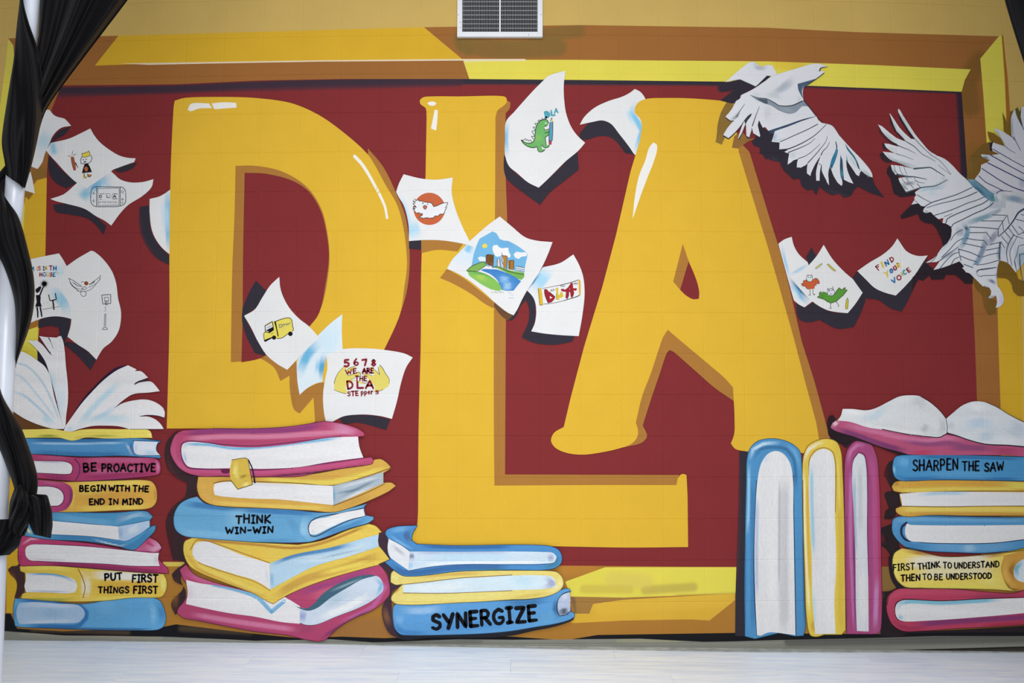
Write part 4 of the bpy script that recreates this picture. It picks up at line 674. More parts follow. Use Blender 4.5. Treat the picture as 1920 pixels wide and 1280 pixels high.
# -- second stack, bottom up
film('painted_shadow', L_('stack_shadow', 'dark painted shadow down the left side of the second book stack'), None,
     ('310,845! 316,824 334,806! 340,830! 352,888! 375,893! 375,925! 350,937! 330,960! 345,1003! 350,1058! 340,1085! 350,1110! 340,1140! 330,1152! 322,1130 343,1105 345,1097 328,1088 323,1076 332,1066 348,1056! 346,1052! 325,1048 312,980 318,960 330,945 348,930! 352,905! 330,893 316,878', '3c2a2e', [('313,845 322,880 345,905', 1, 5, '5a2c30', .6), ('320,960 325,1040', 1, 6, '4c2226', .7), ('330,1090 328,1140', 3, 7, '80552e', .8)]))
book('pink painted book, lowest of the second stack', '338,1067! 350,1057 365,1075 395,1088 430,1098 480,1112 513,1131! 560,1105 640,1077 690,1060 712,1055! 725,1075 731,1095 731,1113 720,1127 700,1142 660,1160 632,1178 612,1197 600,1201 575,1198 540,1190 480,1183 420,1172 370,1162 345,1157 333,1148 335,1140 345,1128 353,1112 352,1095 345,1085', 'b9466f',
     [('345,1070 390,1090 470,1112', 3, 5, 'd06a9a', .7), ('360,1150 450,1165 560,1180', 2.5, 4, 'dd86ac', .7), ('350,1158 420,1174 560,1196', 2, 4, '8c3a6a', .7), ('560,1112 640,1088 700,1065', 3, 5, '9c4480', .7), ('580,1120 640,1100', 4, 8, 'd2607e', .8), ('700,1075 722,1100 700,1135 640,1165', 2, 4, 'c667a4', .8), ('600,1198 640,1172 700,1140', 1.5, 3, '6e3468', .8), ('600,1170 560,1180 555,1190', 6, 6, 'a04468', .6)],
     [('350,1086! 375,1092 430,1100 480,1112 500,1116 520,1112 545,1124 563,1135! 565,1142 563,1168! 530,1165 480,1155 430,1148 380,1138 350,1131! 353,1110', PG, [('395,1095 440,1103 482,1117 510,1145 532,1124', 1.6, 3, '74b8de', .95), ('355,1095 358,1125', 3, 6, 'e4cfe0', .7)]),
      (d_+'330,710! 420,722 500,670 600,590 750,510 850,475 920,480 950,520 955,580 900,640 800,700 600,780 450,838 380,840 332,825!', 'cfdcea', [(d_+'345,820 360,730', 3, 6, '9aa6d4', .9), (d_+'480,790 700,700 860,610', 3, 6, 'f0f2f2', .9), (d_+'900,490 945,540 910,630', 2, 3, '74b8de', .9), (d_+'500,700 700,590', 4, 8, 'b0cadb', .7)])],
     outline=('2e2434', [(d_+'332,828 400,842 450,838 600,780 800,700 900,640', 1, .8), (d_+'420,400 600,460 870,400', .1, .1)]),
     extra=lambda b: film('painted_fold', b, 'dark teal fold above the pages', (d_+'300,700! 380,718 430,690 500,612 600,545 740,485 860,465 905,472! 800,500 700,555 560,640 460,715 400,735 340,722', '40687c', [(d_+'560,590 800,490', .6, 2, 'a8c0c8', .7)])))
lines_on(bpy.data.objects['stack_shadow.001'], 'brush_line', ([('400,1096 440,1105 482,1120 510,1147 534,1126', 2, 5)], '7cb8dc'))
book('yellow painted book with a folded corner pointing down, in the second stack', '345,1028 348,1014 362,1007! 430,1012 480,1016! 560,1020! 605,1012 655,992 692,981! 705,985 717,997! 711,1002! 711,1022! 722,1035 731,1047! 728,1053 690,1063 620,1083 560,1105 530,1120 513,1131! 495,1122 480,1113 425,1092 375,1072 357,1060 348,1044', 'eac949',
     [('350,1035 370,1062 430,1088 505,1120', 2, 3, 'd99f2e', .8), ('360,1055 430,1085 500,1115', 2, 3, 'f0d860', .7), ('365,1010 480,1020 560,1026 605,1017 690,984', 1.2, 2.5, 'b5702c', .8), ('516,1118 560,1090 650,1062 716,1038', 4, 6, 'c9983c', .8), ('600,1075 700,1050', 2, 4, 'f2dc50', .8), ('470,1030 500,1045', 5, 10, 'efc23c', .7)],
     [('363,1028 368,1018 388,1014 412,1022 462,1042 480,1047 506,1055! 508,1104! 480,1087 440,1075 400,1062 372,1051 363,1040', PG, [('500,1060 503,1095', 2, 3, 'd8dce8', .7)]),
      ('507,1055! 547,1040 622,1025 705,1002 711,1002! 710,1024! 655,1042 592,1060 542,1085 508,1104!', 'b6d6ea', [('512,1056 548,1042 622,1028 660,1018', 2, 4, '3d83bc', .9), ('560,1050 640,1040 700,1015', 3, 6, 'cfe4ee', .8), ('510,1070 512,1100', 1.5, 3, '7fbce0', .8), ('600,1046 680,1028', .6, 2, '6fa0c0', .6)])],
     outline=('a8682c', [('358,1030 370,1012 392,1014 462,1038 506,1054', .9, .9), ('372,1053 400,1064 440,1077 480,1090 508,1106', .7, .7)]))
book('blue painted book with the words THINK WIN-WIN', '327,975 330,958 340,943 356,934 371,930! 385,942 430,950 520,952 600,960 628,959 660,951 690,943! 684,948! 684,957! 686,965! 701,968 701,972 692,979 655,990 605,1008 580,1015 480,1015 430,1012 380,1008 345,1003 331,992', '66abd6',
     [('345,942 362,945 480,955 600,962', 3, 5, '3a7ab4', .9), ('420,975 470,965', 8, 14, '8cc6e4', .6), ('340,985 345,997 450,1005', 3, 6, '86c2e4', .6), ('575,968 570,995 585,1008', 4, 5, 'a0d0ea', .7), ('540,965 560,1000', 3, 7, '5a98c8', .6), ('600,1003 660,985 695,970', 3, 4, '4488c0', .8), ('560,1012 480,1013', 1.5, 3, '4a8cc0', .6)],
     [('580,990 584,978 595,972 612,969 640,961 682,953! 685,966! 650,975 620,988 592,1001 582,1000', PG, [('600,985 650,972', 3, 6, 'f6f6f4', .6), ('584,992 592,998', 1, 2, 'c4d4e4', .7)])],
     outline=('3c3250', [('580,996 580,984 586,975 600,968 640,961 684,951', 1.3, 1), ('580,996 584,1003 594,1004 622,990 655,975 686,966', 1.3, 1)]),
     text=[('THINK', 443.5, 980, 508, 978.6, 14.5, 3, BK, .04), ('WIN-WIN', 425, 999, 513, 997.6, 11.5, 2.8, BK, .03)])
yb = book('yellow painted book with a gold bookmark clasp, second from the top of its stack', '373,893! 420,893! 480,894 570,890 640,878 698,862! 715,860 732,873 733,878 720,886! 720,904! 735,904 743,910 730,920 692,938 655,952 628,959 580,956 480,951 430,949 395,944 378,933 371,915', 'dcaa42',
     [('490,898 560,903 625,903 680,888 725,877', 3, 4, 'eed850', .8), ('640,893 720,868', 3, 5, 'd9b040', .7), ('380,905 384,925 400,938 480,945', 3, 4, 'e2b050', .7), ('400,898 470,898', 2, 4, 'c9912f', .6), ('400,942 560,950 620,952', 2, 3, 'eccb55', .8), ('640,948 700,925', 3, 5, 'cb9a3e', .7)],
     [('402,915 404,906 420,903 450,902 480,904 560,907 625,910! 626,946! 580,941 520,935 480,934 420,930 404,927', PG, [('440,905 560,910', .8, 3, 'dcdce2', .7)]),
      ('625,910! 680,896 719,884! 719,905! 690,918 645,938 626,946!', 'aebcc8', [('640,930 710,897', 1, 3, '6c8494', .8), ('632,915 715,892', 1, 3, 'd4dce0', .8), ('640,938 700,912', 1, 3, 'e0e2e2', .8), ('628,925 680,915', .6, 2, '55788e', .8), ('627,912 628,944', 1, 1.5, '52a0c4', .8)], 'grey-blue streaked page edge')],
     outline=('6a4a30', [('402,905 420,901 480,902 560,905 625,909 680,895 735,876', .9, .9), ('626,947 645,940 692,921 722,906', .9, .8)]))
pb = book('pink painted book on top of the second stack', '324,828 332,813 346,806! 400,803 480,803 545,799 610,789! 640,793 672,803 684,812 684,817 673,818! 675,838 682,858! 697,856 701,862 699,868 690,871 640,878 600,884 565,892 480,893! 420,892 370,891 342,880 327,862 321,845', 'be4b74',
     [('345,812 400,808 480,808 560,804 610,795', 3, 4, '8a3c78', .8), ('350,822 420,818 500,818 600,812 670,808', 2.5, 4, 'e089a8', .8), ('332,820 326,845 340,872 370,885', 2, 5, 'd0608c', .6), ('350,880 480,885 600,875 690,862', 2, 3, 'cf5a8c', .6), ('500,893 600,884 690,871', .8, 2, '3a2440', .8), ('620,796 670,812', 4, 6, 'd890b4', .7)],
     [('342,842 345,832 355,828 390,830 425,836 480,838 545,832 620,820 672,818! 675,838 682,857! 620,865 560,875 500,878 440,877 380,877 354,873 345,860', PG, [('346,840 350,832 390,833 440,840 490,838 560,830 640,820', 1, 3, '6ab4de', .95), ('346,845 352,870', 1, 3, 'a8c4e4', .8)])],
     outline=('532a58', [('340,845 343,831 355,826 425,833 480,835 560,827 640,817', 1, .8), ('341,845 345,864 354,876 440,879 500,880 620,867 682,858', 1.3, .9), ('400,803 480,803 545,799 610,789', 1.2, .6)]))
film('bookmark', yb, 'gold folded clasp', (e_+'-175,885! -70,872! -55,885 -40,960 -20,1070! -130,1105! -180,1040 -190,970', 'dcb83e', [(e_+'-140,900 -150,980 -120,1040', 2, 4, 'eedc70', .9), (e_+'-120,1020 -60,1000', 1, 3, 'a8842c', .9), (e_+'-100,1080 -40,1060', 2, 3, 'f0e280', .9)]))
lines_on(yb, 'outline', ([(e_+'-175,885 -70,872 -52,885! -40,960 -20,1070! -130,1105! -180,1040', .8, 1)], '5a4a20'), ([(e_+'-50,885 -22,950 -2,1055', 1.6, 2.6)], '33283a'), ([(e_+'-240,968 -205,970', 7, 7), ], '6e2450'))
# -- third stack under the letter L
film('painted_shadow', L_('stack_shadow', 'dark purple painted shadow between the second and third book stacks'), None,
     (d_+'925,150! 965,145! 995,190! 1000,340! 1040,440! 1085,550! 1020,600! 1020,680! 1035,850! 1090,945! 1010,910! 955,800! 950,700! 1000,620! 1005,540! 985,450! 920,385! 1005,350! 960,290! 920,230!', '44303c', [(d_+'960,700 1000,850', 2, 6, '8a5c3a', .7)]),
     (d_+'1035,870! 1090,915! 1400,915! 1920,885! 2100,855! 2390,770! 2380,800 2250,850 2080,885 1920,920! 1700,935! 1300,935! 1090,945!', '26262e', None))
book('blue painted book with the word SYNERGIZE, lowest of the third stack', d_+'1035,700 1055,682! 1200,690 1400,680 1700,665 1920,655 2050,648 2200,620 2280,580 2340,568 2362,588! 2350,600! 2360,740! 2385,752 2388,780 2350,802 2250,830 2100,855 1920,885 1700,905 1400,915 1150,918 1085,910 1045,870 1030,800 1028,740', '5a9fd8',
     [(d_+'1090,730 1250,735 1400,715', 3, 6, '9cc4e8', .8), (d_+'1050,780 1055,860 1110,895 1300,900', 2, 5, '3f84c4', .8), (d_+'1080,760 1075,840', 4, 6, '80b8e4', .6), (d_+'1850,690 2050,670 2200,640', 4, 7, '3a78ac', .8), (d_+'2060,800 2280,780', 6, 8, '62a8d4', .6), (d_+'1300,860 1900,830', 4, 9, '4a8ccc', .6), (d_+'2250,640 2240,720 2270,790', 2, 4, '336898', .8)],
     [(d_+'2275,770! 2262,720 2265,660 2285,625 2320,603 2352,594! 2357,650 2355,735! 2320,762', 'b8c4de', [(d_+'2280,740 2340,735', 3, 5, '4a5a66', .9), (d_+'2290,640 2340,610', 3, 5, 'd8dcec', .8)])],
     outline=('1f2c3a', [(d_+'2352,592 2315,602 2280,630 2258,680 2260,740 2275,772 2320,764 2357,738', 1.4, 1)]),
     text=[('SYNERGIZE', 811, 1178.5, 1006, 1161.5, 27, 5.8, '14151c', .02)],
     extra=lambda b: lines_on(b, 'brush_line', ([(d_+f'2272,{735+k*9} {2330+k*4},{715+k*11}', .6, .3) for k in range(5)], '3a4654')))
book('pale yellow painted book in the middle of the third stack', d_+'1013,480 1018,450 1035,432! 1100,470 1180,475 1400,450 1600,435 1920,432 2200,435 2260,447 2298,488 2305,540 2280,580 2200,620 2050,645 1920,650 1700,665 1400,680 1150,690 1050,680 1018,655 1018,628 1060,575 1104,535! 1050,540 1012,520', 'eed870',
     [(d_+'1050,470 1040,510', 4, 5, 'ece890', .8), (d_+'1200,480 1400,465 1700,450', 1.5, 3, 'dcaa40', .7), (d_+'1030,600 1080,555', 2.5, 3, 'd08f34', .8), (d_+'1050,640 1500,630 1900,610', 3, 5, 'f2e480', .7), (d_+'2270,480 2280,540 2200,600', 2, 4, 'f0e6a4', .9), (d_+'1900,645 2200,600', 1.5, 3, 'd8bc50', .7)],
     [(d_+'1108,540! 1300,520 1500,495 1700,482 1920,470 2130,468 2215,478 2248,515 2242,558 2150,572 1920,580 1700,590 1400,600 1105,597!', 'd5e8f0', [(d_+'2170,480 2225,530 2160,565', 3, 4, '9a9cc4', .8), (d_+'1130,570 1600,545', 3, 8, 'e6eef0', .8), (d_+'1900,500 2100,520', 4, 9, 'bfe0ee', .8)])],
     outline=('7a5a50', [(d_+'1108,537 1300,516 1500,492 1700,478 1920,466', .8, .8), (d_+'1105,600 1400,603 1700,592 1920,583', .7, .7)]))
book('blue painted book on top of the third stack, under the letter L', d_+'972,155 985,128 1050,105 1215,95! 1180,150 1168,205 1210,235! 1500,245 1920,240 2130,243 2210,252 2265,275 2292,320 2288,375 2245,412 2160,428 1920,428 1700,432 1500,440 1300,465 1180,475 1100,470 1040,430 968,370! 1010,350! 990,290 998,230 990,190', '4a90cc',
     [(d_+'1000,140 1080,125 1160,115', 2, 5, '74b2de', .8), (d_+'1150,130 1130,170 1160,220', 3, 4, '4a6490', .8), (d_+'1000,165 1100,235 1180,275', 1.2, 2.5, '7cb8e4', .8), (d_+'1230,248 1500,260 1920,255', 1.6, 3, '32609c', .8), (d_+'1000,370 1100,445 1200,450 1500,410 1900,405', 3, 4, '3a66a0', .8), (d_+'2150,410 2250,380 2275,330', 2, 4, '348090', .7), (d_+'1500,435 1900,425', .6, 2, '3a8c7c', .6)],
     [(d_+'998,195! 1100,250 1155,290! 1148,432! 1060,372 1008,330 990,270', 'e6e8ec', [(d_+'1020,240 1130,330', 1, 4, 'a0a8b8', .6)]), (d_+'1155,290! 1500,292 1920,290 2150,294 2230,302 2255,332 2240,368 2150,382 1920,385 1500,387 1300,405 1150,432!', 'cfe2f0', [(d_+'1165,300 1175,350', 3, 3, '6f6c94', .8), (d_+'1160,370 1160,420', 2, 5, '9ccaea', .8), (d_+'1200,300 1900,298', 1, 3, 'a8aad0', .7), (d_+'2200,310 2220,365', 3, 4, '9c9cc4', .8), (d_+'1250,390 1500,375 2150,370', 1, 3, 'f0f2f4', .9), (d_+'1300,330 1900,330', 4, 8, 'bcdcee', .7)])],
     outline=('35456e', [(d_+'1150,434 1300,407 1500,389 1920,387 2150,384 2240,370 2258,335', .8, .8), (d_+'998,195 1100,248 1155,288', .7, .7)]))
FMAT = M_UPRIGHT
# -- three upright books
g = '1440,960,4: '
film('painted_shadow', L_('stack_shadow', 'dark painted shadow beside and behind the upright books'), None, ('1386,846! 1402,846! 1398,1192! 1378,1192! 1379,1110! 1384,960!', DARK, [('1386,850 1386,960 1381,1100', 1, 4, '4c3038', .8)]),
     ('1650,990! 1662,985 1680,978! 1690,1050! 1676,1052! 1660,1028 1650,1020!', '2d2326', [('1652,1000 1656,1020', 1, 5, '6a2226', .8)]), ('1653,1108! 1664,1108 1690,1100! 1705,1185! 1690,1192! 1650,1192!', '2c2327', [('1655,1110 1655,1140', 1, 6, '64502e', .8)]),
     ('1572,830! 1586,840! 1600,826! 1590,826! 1580,800! 1558,785 1552,812! 1562,826!', '322228', None))
book('blue painted book standing upright, leftmost of the three upright ones', '1400,862 1405,842 1418,828 1440,822 1465,824 1485,832 1499,845 1503,870 1504,940 1506,1040 1508,1120 1510,1175 1506,1191! 1490,1192! 1460,1186! 1415,1197! 1396,1192! 1395,1100 1397,980 1399,900', '4c93c6',
     [('1406,860 1412,842 1430,832 1460,830', 1.6, 2.5, 'bfe0f0', .95), ('1404,870 1403,960 1401,1000', 1.2, 2, '9ccfec', .9), ('1411,900 1412,1000 1411,1180', 2.5, 4, '3a7db4', .7), ('1412,860 1425,842 1450,838 1475,842 1488,860 1492,920', 1.6, 3, '2f6694', .7), ('1470,832 1490,846 1498,880', 1.5, 3, '74b2dc', .6), ('1397,1000 1396,1190', 1, 2, '3a6e9c', .8), ('1505,1000 1508,1180', .8, 2, '3a6a94', .8)],
     [('1419,1190! 1416,1130 1414,1040 1416,960 1420,900 1427,868 1440,850 1455,845 1468,850 1480,866 1486,895 1487,960 1489,1080 1491,1190! 1470,1187 1440,1185 1425,1191', 'e6e5e5', [('1470,900 1468,1000 1470,1185', 5, 8, 'c0c0c6', .6), ('1420,930 1418,1030 1419,1120', 1, 4, 'a8b8e0', .7), ('1461,900 1460,1100', .6, 1.5, '9c9ca2', .6), ('1430,865 1445,855', 2, 5, 'd2dcea', .7)])],
     outline=('22324a', [('1419,1190 1415,1130 1413,1050 1415,970 1418,900', 1.2, .8), ('1487,890 1488,960 1490,1080 1492,1190', .8, 1), ('1396,1190 1395,1100 1397,980', .7, .7)]))
book('yellow painted book standing upright between the blue and the pink one', '1504,880 1506,855 1514,836 1530,826 1550,822 1568,828 1576,845 1579,880 1582,960 1584,1060 1585,1180! 1578,1189! 1545,1189! 1530,1193 1519,1190 1512,1160 1508,1060 1505,960', 'e8c83c',
     [('1508,865 1516,842 1532,832 1545,828', 1.2, 3, 'f2ecd0', .95), ('1507,880 1508,960 1512,1060 1517,1150', 1.2, 2.5, 'f4ecb0', .9), ('1513,900 1514,1000 1518,1100', 1.2, 2, 'e0a028', .6), ('1572,860 1576,1000 1576,1180', 3, 5, 'ddb93a', .7), ('1570,850 1574,960', 1, 3, 'f2de5c', .7), ('1524,1160 1526,1186', 3, 4, 'c89a34', .7)],
     [('1516,890 1519,860 1530,846 1545,841 1558,847 1564,866 1565,900 1565,960 1567,1060 1564,1130 1566,1187! 1528,1188! 1523,1130 1521,1040 1517,960', 'e4e3e3', [('1521,870 1522,950 1525,1040', 1.6, 3, '9ccfe8', .9), ('1525,1100 1528,1180', 1, 3, 'b4d8ea', .7)])],
     outline=('8a5a34', [('1516,890 1518,858 1530,843 1545,839 1560,846 1566,868 1566,960', .8, .8), ('1504,870 1507,850 1516,834 1532,825 1550,821', .9, .7), ('1505,900 1506,1000 1508,1100', .7, .7)]))
book('pink painted book standing upright, narrowest of the three upright ones', '1583,872 1587,846 1598,830 1615,824 1632,832 1643,855 1647,890 1650,960 1652,1080 1653,1140 1650,1182 1644,1188! 1600,1188! 1587,1188! 1584,1080 1583,960', 'ad4b7e',
     [('1590,870 1594,846 1606,834 1622,834', 1.6, 3, 'cf7aac', .9), ('1595,880 1594,1000 1598,1100 1602,1180', 1.6, 3, 'ca78b4', .8), ('1632,850 1638,900 1640,1000 1642,1180', 3, 4, 'c05a94', .7), ('1645,880 1648,1000 1650,1160', 1.2, 3, 'c03a5c', .7), ('1585,960 1586,1180', 1.4, 3, '90386c', .7), ('1644,1080 1640,1180', 2, 4, 'cc8cc4', .8), ('1600,1000 1603,1180', .7, 2, '7c3472', .8)],
     [('1597,890 1600,862 1609,849 1618,853 1623,872 1625,920 1625,1000 1627,1080 1628,1183! 1606,1182! 1604,1130 1603,1040 1600,960', 'd8dbdf', [('1601,890 1602,960 1604,1040', 1.4, 2.5, '98b8cc', .8), ('1612,870 1612,1000', 2, 4, 'bfc4c6', .7), ('1616,1060 1618,1175', 5, 6, 'e6e4e4', .9)])],
     outline=('562c58', [('1597,890 1600,860 1609,847 1619,851 1625,872 1626,920 1626,1000 1628,1080', .9, .7), ('1605,1000 1605,1100 1607,1180', .8, .8)]))
FMAT = M_BRUSH
# -- stack at the right, bottom up
k_ = '1440,640,4: '
film('painted_shadow', L_('stack_shadow', 'dark painted shadow down the left side of the right book stack'), None,
     (k_+'905,905! 935,890! 970,1040! 945,1120! 990,1150! 990,1230! 950,1250! 960,1290! 925,1330! 870,1330! 880,1270! 905,1250! 880,1180! 870,1150 880,1130 930,1120! 900,1060 885,1030 870,1000 885,940', '302428', [(k_+'890,930 880,1020 900,1080', 1, 6, '5a2026', .7)]),
     (g+'905,330! 930,300! 935,430! 960,510! 1030,560! 960,580! 905,620! 890,700! 930,850! 1000,885! 1150,890! 1900,850! 1990,835! 1990,900! 1500,900! 1020,900! 900,870! 860,800! 855,690! 870,620! 960,565! 925,510! 905,430!', '2a2226', None))
book('crimson painted book, lowest of the right stack', g+'885,700 900,620 960,575 1100,572 1400,575 1700,600 1850,602 1920,580 2060,560! 2060,820! 1920,840 1700,855 1400,870 1150,888 1000,885 930,840 895,770', 'bd3f60',
     [(g+'905,700 920,640 980,600 1200,592 1600,600', 2.5, 5, 'c8506a', .6), (g+'920,800 1000,860 1200,870', 2, 4, '9c3050', .7), (g+'1100,840 1500,810 2000,780', 3, 4, '7a3a72', .8), (g+'1500,640 1900,615', 2, 4, '9c3a60', .6), (g+'1600,855 2000,825', 2, 4, 'a82840', .6)],
     [(g+'950,730 965,680 1000,660 1050,655 1300,665 1600,650 1920,640 2060,632! 2060,735! 1900,755 1500,790 1200,810 1010,815 968,795', 'e6e5e5', [(g+'965,730 985,680 1060,668 1300,678 1500,668 1740,652', 2.2, 3, '74bcd4', .95), (g+'970,770 1010,800', 2, 3, '8cc4d8', .8)])],
     outline=('2c1c26', [(g+'948,740 960,680 1000,657 1050,652 1300,662 1600,647 1920,636', 1.4, .9), (g+'948,740 965,795 1010,818', 1.2, .9), (g+'890,690 905,622 962,575 1100,570', .8, .6)]))
fb = book('yellow painted book with the words FIRST THINK TO UNDERSTAND THEN TO BE UNDERSTOOD', g+'930,360 945,305 1000,268! 1100,285 1300,330 1600,320 1800,300 1920,285 2060,275! 2060,560! 1920,578 1850,587 1700,578 1400,570 1150,565 1020,555 960,500 935,430', 'ecd358',
     [(g+'1010,280 1120,300 1300,328 1600,325 1800,305', 2, 4, 'b5742c', .85), (g+'1020,380 1200,365 1680,350', 6, 9, 'e8e2cc', .9), (g+'950,340 945,420 975,490', 2, 4, 'f0e66a', .9), (g+'1000,480 1020,530', 2, 4, 'e2a838', .8), (g+'1100,455 1700,420', 6, 10, 'e8e0c0', .7), (g+'1050,545 1400,552 1700,562', 2, 4, 'e8d850', .8), (g+'1560,480 1740,530', 5, 8, 'ecdf70', .7)])
film('book_end', fb, 'ochre rounded end', (g+'1765,325! 1850,300 1920,287! 2060,275! 2060,560! 1920,578 1850,585 1805,570 1760,500 1743,420', 'd09a38', [(g+'1790,340 1770,420 1800,520 1850,560', 2.5, 4, 'e4b24a', .8), (g+'1850,360 1815,430 1850,510', 2, 3, '9a6a28', .8), (g+'1760,500 1810,575 1900,580', .8, 2, '6a4a20', .8)]))
film('page_block', fb, None, (g+'1990,335! 1910,350 1860,385 1838,440 1848,490 1890,518 1990,525!', 'd8e2e8', [(g+'1905,360 1855,420 1865,490', 2, 4, '64b4d0', .9)]))
for t_ in (('FIRST', 1674, 1069, 1713.5, 1067, 12, 2), ('THINK', 1720.5, 1067, 1761.5, 1063, 10.6, 2.1), ('TO', 1767.5, 1064.5, 1783, 1064, 10.5, 2.1),
   ('UNDERSTAND', 1788.5, 1065, 1872, 1062, 10.6, 2.1), ('THEN', 1688.5, 1088.5, 1724, 1087.5, 11.6, 2.3), ('TO', 1729.5, 1086.5, 1745.5, 1085.5, 10.6, 2.1),
   ('BE', 1751, 1086, 1766, 1086, 10.6, 2.1), ('UNDERSTOOD', 1773.5, 1085.5, 1857.5, 1083.5, 10.6, 2.1)): Film().text(*t_, BK, .03).make('lettering', fb, 'black hand painted word '+t_[0])
book('blue painted book in the middle of the right stack', g+'925,100 935,50 980,28! 1200,20 1500,30 1920,35 2060,38! 2060,235! 1920,265 1800,290 1600,305 1400,300 1200,290 1030,260 960,200 930,150', '4f96c8',
     [(g+'945,110 960,60 1100,50 1500,55 1950,60', 2, 4, '72b0da', .7), (g+'960,160 1020,230 1200,265', 2, 4, '3a80b4', .6), (g+'1100,25 1500,35 1900,40', 1.2, 2, '35648e', .7), (g+'1200,255 1600,265 1850,240', 4, 6, '72aad4', .6), (g+'1450,270 1560,265', 3, 6, 'a4c8e0', .7)],
     [(g+'1035,78! 1060,92 1500,97 1920,93 2060,92! 2060,190! 1920,200 1700,225 1400,230 1150,222 1048,205 1022,150', 'e6e5e5', None)],
     outline=('223252', [(g+'1035,78 1000,110 998,165 1030,205 1060,212', 3.6, 3), (g+'1040,80 1060,94 1500,100 1920,95', 1.2, 1), (g+'1050,208 1150,225 1400,233 1700,228 1920,203', .9, .9), (g+'985,28 1200,20 1500,30 1920,35', .8, .8), (g+'1030,260 1200,290 1400,300 1600,305 1800,290', .9, .9)]))
book('yellow painted book second from the top of the right stack, pages open to the left', k_+'922,1088 945,1055 1000,1043 1300,1035 1920,1048 2060,1050! 2060,1310! 1920,1306 1500,1305 1200,1300 1040,1312 980,1297 953,1270 955,1248 1000,1232! 988,1190 980,1142! 1000,1132! 942,1122', 'dba93a',
     [(k_+'945,1105 1000,1115 1300,1105 1900,1105', 2, 3, 'e8cf50', .9), (k_+'990,1060 1300,1050 1700,1060', 3, 5, 'd8a030', .7), (k_+'1750,1070 2000,1085', 4, 3, 'e4d452', .9), (k_+'960,1260 1100,1255 1500,1258 2000,1260', 3, 4, 'e8d05a', .9), (k_+'1040,1300 1300,1290 2000,1295', 2, 3, 'cf9a38', .8), (k_+'940,1075 980,1058', 1.5, 3, 'b57c2c', .8)],
     [(k_+'982,1142! 1100,1130 1300,1124 1600,1126 1920,1130 2060,1134! 2060,1228! 1600,1230 1350,1234 1000,1230! 996,1190', 'e4e3e3', [(k_+'1120,1148 1300,1135 1500,1138', 1, 4, '9cc8e0', .8)])],
     outline=('4a3420', [(k_+'942,1122 1000,1133 1300,1124 1600,1119 1990,1120', .9, .7), (k_+'1000,1233 1350,1238 1600,1231 1990,1231', .7, .9)]))
book('blue painted book with the words SHARPEN THE SAW', k_+'930,920 950,865 1000,850! 1200,848 1400,850 1920,865 2060,870! 2060,1048! 1700,1040 1300,1035 1000,1043 950,1020 930,970', '4796ca',
     [(k_+'960,900 1020,900 1010,950', 4, 6, '6cb4e0', .7), (k_+'1100,862 1400,865 1900,880', 1.6, 3, '2f6ca0', .8), (k_+'945,1000 1000,1025 1300,1022 1900,1030', 1.4, 3, '2f6ca4', .8), (k_+'1200,990 1700,1000', 4, 8, '5aa4d4', .6), (k_+'938,930 945,990', .8, 2, 'a0d0ea', .8)],
     outline=('1f3c5e', [(k_+'1000,850 1200,847 1400,849 1920,863', .7, .7), (k_+'1000,1044 1300,1037 1700,1042 1920,1046', .7, .7)]),
     text=[('SHARPEN', 1710.5, 882, 1794.5, 880, 19.5, 2.7, BK, .03), ('THE', 1803, 881.5, 1834, 881, 17.5, 2.7, BK, .03), ('SAW', 1844.5, 882.5, 1880, 882, 16.5, 2.7, BK, .04)])
o2 = L_('painted_open_book', 'open painted book with thick pale pages lying on the right stack')
film('painted_shadow', o2, None, (k_+'440,600 455,560 480,548 505,580! 470,640! 650,712! 1050,845! 990,850 900,820 780,775 640,742 560,760 520,740 450,680', '2c2026', None))
film('cover', o2, 'pink cover', (k_+'465,645 478,612 505,592! 560,592 700,625 850,655 1040,692 1200,712 1280,716 1340,688! 1380,700 1500,738 1620,768 1800,778 2060,800! 2060,872! 1920,862 1800,852 1600,850 1300,850 1050,845 1000,830 850,790 650,715 500,668', 'c0567c',
     [(k_+'490,650 650,700 850,770 1050,830', 3, 4, '74386e', .8), (k_+'560,620 800,675 1000,720 1200,745 1320,720 1450,745', 2.5, 4, 'd87aa2', .8), (k_+'480,630 520,600', 2, 3, 'e8c8d4', .95), (k_+'1000,745 1200,770 1380,760 1500,780', 2, 4, '8a4a80', .7), (k_+'1330,790 1450,795 1700,800', 3, 5, '6f4474', .6), (k_+'1050,835 1250,835', 3, 4, 'c4385c', .7), (k_+'1650,815 1900,830', 4, 5, 'a83a60', .6)]))
film('page_block', o2, 'pale left pages', (k_+'555,505! 620,505 740,515 800,500 900,450 980,412 1060,403 1140,412 1220,465 1290,530 1328,580! 1336,640 1334,690! 1280,715 1200,712 1040,695 850,660 750,645 600,600 515,592! 540,560', 'e0e2e3', [(k_+'680,580 800,560 900,470', 3, 7, 'c0d6e2', .7), (k_+'1050,450 1130,440 1180,500', 4, 8, 'c0c4c8', .6), (k_+'1290,560 1310,640 1280,700', 3, 6, 'bfc4c8', .7), (k_+'1140,640 1200,665', 4, 8, 'b4b8ba', .7), (k_+'560,520 720,540', 2, 5, 'ecebea', .8), (k_+'650,610 850,650 1050,680 1200,690', 2, 4, 'ececec', .9)]))
